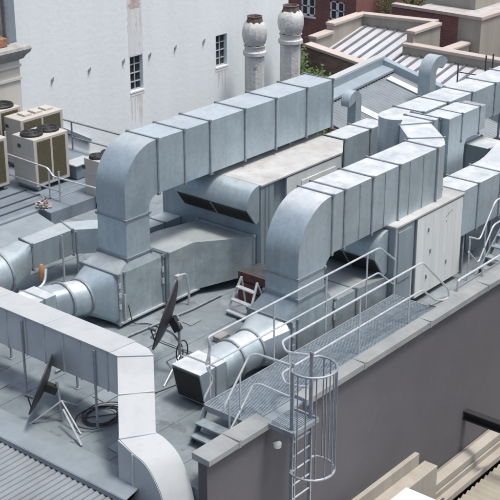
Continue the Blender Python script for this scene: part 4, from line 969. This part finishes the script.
PR_ = thing('roof_railing', 'thin dark posts and rail on the seamed roof near the top right corner', 'railing', (27, 11.5, -3.4))
for yy, z1 in ((12.2, -.7), (11.0, -.2), (10.7, -.1), (9.8, -.2)): MB().tube([(27, yy, -3.4), (27, yy, z1)], .03, 6).build('post', M['dark'], PR_)
MB().tube([(27, 12.2, -1.05), (27, 9.0, -1.0)], .022, 6).build('rail', M['dark'], PR_)
P2 = thing('brick_block', 'higher flat roofed block of red brick and cream render at top right', 'building', (50, 26, -16))
MB().box((46, 23.35, -16), (46.3, 27.8, -3.55)).build('parapet', M['brick'], P2, smooth=False)
MB().box((46, 21.9, -16), (46.3, 23.35, -3.55)).build('parapet', M['cream'], P2, smooth=False)
MB().box((46.3, 21.9, -16), (60, 22.2, -3.55)).build('parapet', M['cream'], P2, smooth=False)
MB().box((45.92, 21.82, -3.55), (46.4, 27.8, -3.38)).build('coping', M['cream_l'], P2, smooth=False)
MB().box((46.4, 21.82, -3.55), (60, 22.3, -3.382)).build('coping', M['cream_l'], P2, smooth=False)
MB().box((46.3, 22.2, -16), (60, 27.7, -4.0)).build('roof', M['ahu_top'], P2, smooth=False)
MB().box((50, 24.6, -4.0), (56, 27.5, -3.0)).build('roof_box', M['cream'], P2, smooth=False)
MB().box((49.9, 24.5, -3.0), (56.1, 27.6, -2.88)).build('roof_box_lid', M['cream_l'], P2, smooth=False)
P4 = thing('low_wall', 'low pale wall with rounded coping between the brick block and the seamed roof', 'wall', (42, 22, -16))
MB().box((39.5, 22.5, -16), (45.9, 22.9, -5.0)).build('wall', M['cream'], P4, smooth=False)
MB().box((39.4, 22.4, -5.0), (45.9, 23.0, -4.82)).build('coping', M['cream_l'], P4, .05, smooth=False)
YD = thing('yard_building', 'plain pale lower roof between the parapets at right', 'building', (41, 15, -16))
MB().box((38.4, 8, -16), (45.8, 21.7, -6.3)).build('block', M['cream'], YD, smooth=False)
MB().box((38.3, 8, -6.2), (45.9, 21.8, -6.18)).build('roof_sheet', M['ahu_top'], YD, smooth=False)

# far brick house with white sash windows
FB = thing('brick_house', 'distant dark red brick house with white sash windows', 'building', (78, 60, -16))
X = 75
yw = [(50.4, 53.2), (55.4, 57.2), (59.3, 61.2)]
def wall_x(root, x, y0, y1, z0, z1, holes, m):
    mb = holed_wall(y0, y1, z0, z1, 0, holes, .2); mb.v = [(x+b, a, c) for a, b, c in mb.v]; mb.build('wall', m, root, smooth=False)
hs = [(51.7, 53.3, -12.7, -11.0), (54.9, 56.5, -12.7, -11.0), (58.1, 59.7, -12.7, -11.0)]
wall_x(FB, X, 50.5, 70, -16, -7, hs, M['brick'])
MB().box((X+.5, 50.5, -16), (86, 70, -7)).build('core', M['brick'], FB, smooth=False)
MB().box((X, 50.45, -16), (X+.5, 50.5, -7)).build('return_wall', M['brick'], FB, smooth=False)
for a, b, c, d in hs:
    f = MB()
    for q in ((a, a+.16, c, d), (b-.16, b, c, d), (a, b, c, c+.14), (a, b, d-.14, d), ((a+b)/2-.14, (a+b)/2+.14, c, d), (a, b, (c+d)/2-.05, (c+d)/2+.05)): f.box((X+.06, q[0], q[2]), (X+.12, q[1], q[3]))
    o = f.build('window', M['frame'], FB, smooth=False)
    gl = MB().box((X+.13, a, c), (X+.15, b, d)).build('pane', M['glass'], FB, smooth=False); gl.parent = o; gl.location = (0, 0, 0)
    MB().box((X-.1, a-.1, c-.18), (X+.1, b+.1, c-.02)).build('window_sill', M['frame'], FB, smooth=False)

# ------------------------------------------------------------------ trees
def tree(label, base, h, r, n, seed):
    rnd = random.Random(seed)
    t = thing('tree', label, 'tree', base)
    bx, by, bz = base
    mb = MB(); mb.tube([(bx, by, bz), (bx+.1, by, bz+h*.3), (bx, by+.15, bz+h*.6), (bx+.05, by, bz+h*.85)], [.3, .24, .16, .05], 8)
    for i in range(7):
        a = rnd.uniform(0, 6.28); z = bz+h*rnd.uniform(.35, .7); mb.tube([(bx, by, z), (bx+math.cos(a)*r*.4, by+math.sin(a)*r*.4, z+h*.1), (bx+math.cos(a)*r*.75, by+math.sin(a)*r*.75, z+h*.16)], [.1, .06, .02], 6)
    mb.build('trunk', M['bark'], t)
    cl = []
    for i in range(34):
        a = rnd.uniform(0, 6.28); z = rnd.uniform(.32, 1.0); rad = r*math.sqrt(rnd.random())*math.sin(math.pi*min(.97, (z-.2)/.85))**.6
        cl.append(Vector((bx+rad*math.cos(a), by+rad*math.sin(a), bz+h*z)))
    lf = MB()
    for i in range(n):
        c = rnd.choice(cl)+Vector((rnd.gauss(0, 1), rnd.gauss(0, 1), rnd.gauss(0, .8)))*r*.17
        u = Vector((rnd.gauss(0, 1), rnd.gauss(0, 1), rnd.gauss(0, 1))).normalized(); w = u.orthogonal().normalized(); s_ = rnd.uniform(.05, .11)
        lf.add([c-u*s_, c+w*s_*.5, c+u*s_, c-w*s_*.5], [(0, 1, 2, 3)])
    lf.build('crown', M['leaf'], t, smooth=False)
tree('green tree in the gap between the right chimney and the brown brick building', (28.6, 22.0, -16), 14.6, 2.0, 18000, 1)
tree('bright green tree beside the distant red brick house', (79.5, 47.5, -16), 9, 3.0, 7000, 2)

# ------------------------------------------------------------------ parked cars
def car(label, loc, rz, m):
    t = thing('parked_car', label, 'car', (0, 0, 0))
    pr = [(-2.1, .3), (-2.15, .7), (-1.5, .88), (-1.0, 1.38), (.6, 1.42), (1.15, .95), (2.05, .8), (2.15, .35)]
    rings = []
    for y, k in ((-.82, .94), (-.7, 1.), (.7, 1.), (.82, .94)): rings.append([(x*k, y if z < 1 else y*.85, .3+(z-.3)*(k if z > 1 else 1)) for x, z in pr])
    MB().loft(rings).build('body', M[m], t)
    MB().prism([(-1.36, .95), (-.98, 1.32), (.55, 1.35), (.95, .98)], -.725, .725, 'y').build('side_windows', M['glass'], t)
    MB().loft([[(.64, -.55, 1.39), (.64, .55, 1.39), (1.12, .62, .985), (1.12, -.62, .985)], [(.665, -.55, 1.41), (.665, .55, 1.41), (1.15, .62, 1.0), (1.15, -.62, 1.0)]]).build('windscreen', M['glass'], t)
    for x in (-1.35, 1.35):
        for y in (-.80, .68):
            w = MB().lathe((0, 0, 0), [(.31, 0), (.32, .03), (.32, .12), (.31, .15)], 16, 'x'); w.v = [(x+b, y+a, .32+c) for a, b, c in w.v]; w.build('wheel', M['rubber'], t)
    t.location = loc; t.rotation_euler = (0, 0, rz)
car('white car parked in the distant yard beside the bright green tree', (87.5, 56.2, -16), R(150), 'car_w')
car('silver car parked behind the white one in the distant yard', (93.0, 57.5, -16), R(150), 'car_g')

# ================================================================== CAMERA, LIGHT, WORLD
cam = bpy.data.cameras.new('camera'); co = bpy.data.objects.new('camera', cam); COL.objects.link(co)
f_, pit, az = 1259., math.atan(525/1259.), R(39.6)
F = Vector((math.cos(az)*math.cos(pit), math.sin(az)*math.cos(pit), -math.sin(pit))); Rt = Vector((math.sin(az), -math.cos(az), 0)); Up = Rt.cross(F)
mtx = Matrix((( Rt.x, Up.x, -F.x), (Rt.y, Up.y, -F.y), (Rt.z, Up.z, -F.z)))
co.rotation_euler = mtx.to_euler(); co.location = (-15.36, -12.27, 11.5)
cam.sensor_width = 36; cam.sensor_fit = 'HORIZONTAL'; cam.lens = f_*36/500; cam.clip_end = 2000; cam.clip_start = .1
S.camera = co

SUN_EL, SUN_AZ = R(72), R(285)      # azimuth of the sun measured from +X counter-clockwise
sd = Vector((math.cos(SUN_EL)*math.cos(SUN_AZ), math.cos(SUN_EL)*math.sin(SUN_AZ), math.sin(SUN_EL)))
sl = bpy.data.lights.new('sun', 'SUN'); sl.energy = 2.2; sl.angle = R(11); sl.color = (1, .97, .93)
so = bpy.data.objects.new('sun', sl); COL.objects.link(so); so.rotation_euler = sd.to_track_quat('Z', 'Y').to_euler(); so.location = (0, 0, 40)
w = bpy.data.worlds.new('World'); S.world = w; w.use_nodes = True
nt = w.node_tree; bg = nt.nodes['Background']; sk = nt.nodes.new('ShaderNodeTexSky'); sk.sky_type = 'NISHITA'; sk.sun_disc = False
sk.sun_elevation = SUN_EL; sk.sun_rotation = math.pi/2-SUN_AZ; sk.dust_density = 5.0; sk.air_density = 1.0
hs_ = nt.nodes.new('ShaderNodeHueSaturation'); hs_.inputs['Saturation'].default_value = .95
nt.links.new(sk.outputs[0], hs_.inputs['Color']); nt.links.new(hs_.outputs[0], bg.inputs[0]); bg.inputs[1].default_value = .125
S.view_settings.view_transform = 'Standard'; S.view_settings.look = 'None'; S.view_settings.exposure = .45; S.view_settings.gamma = 1; S.view_settings.use_curve_mapping = False
S.render.engine = 'CYCLES'; S.cycles.filter_width = 1.9; S.render.resolution_x = S.render.resolution_y = 1024
for o in ROOTS:
    if '_loc' in o: del o['_loc']
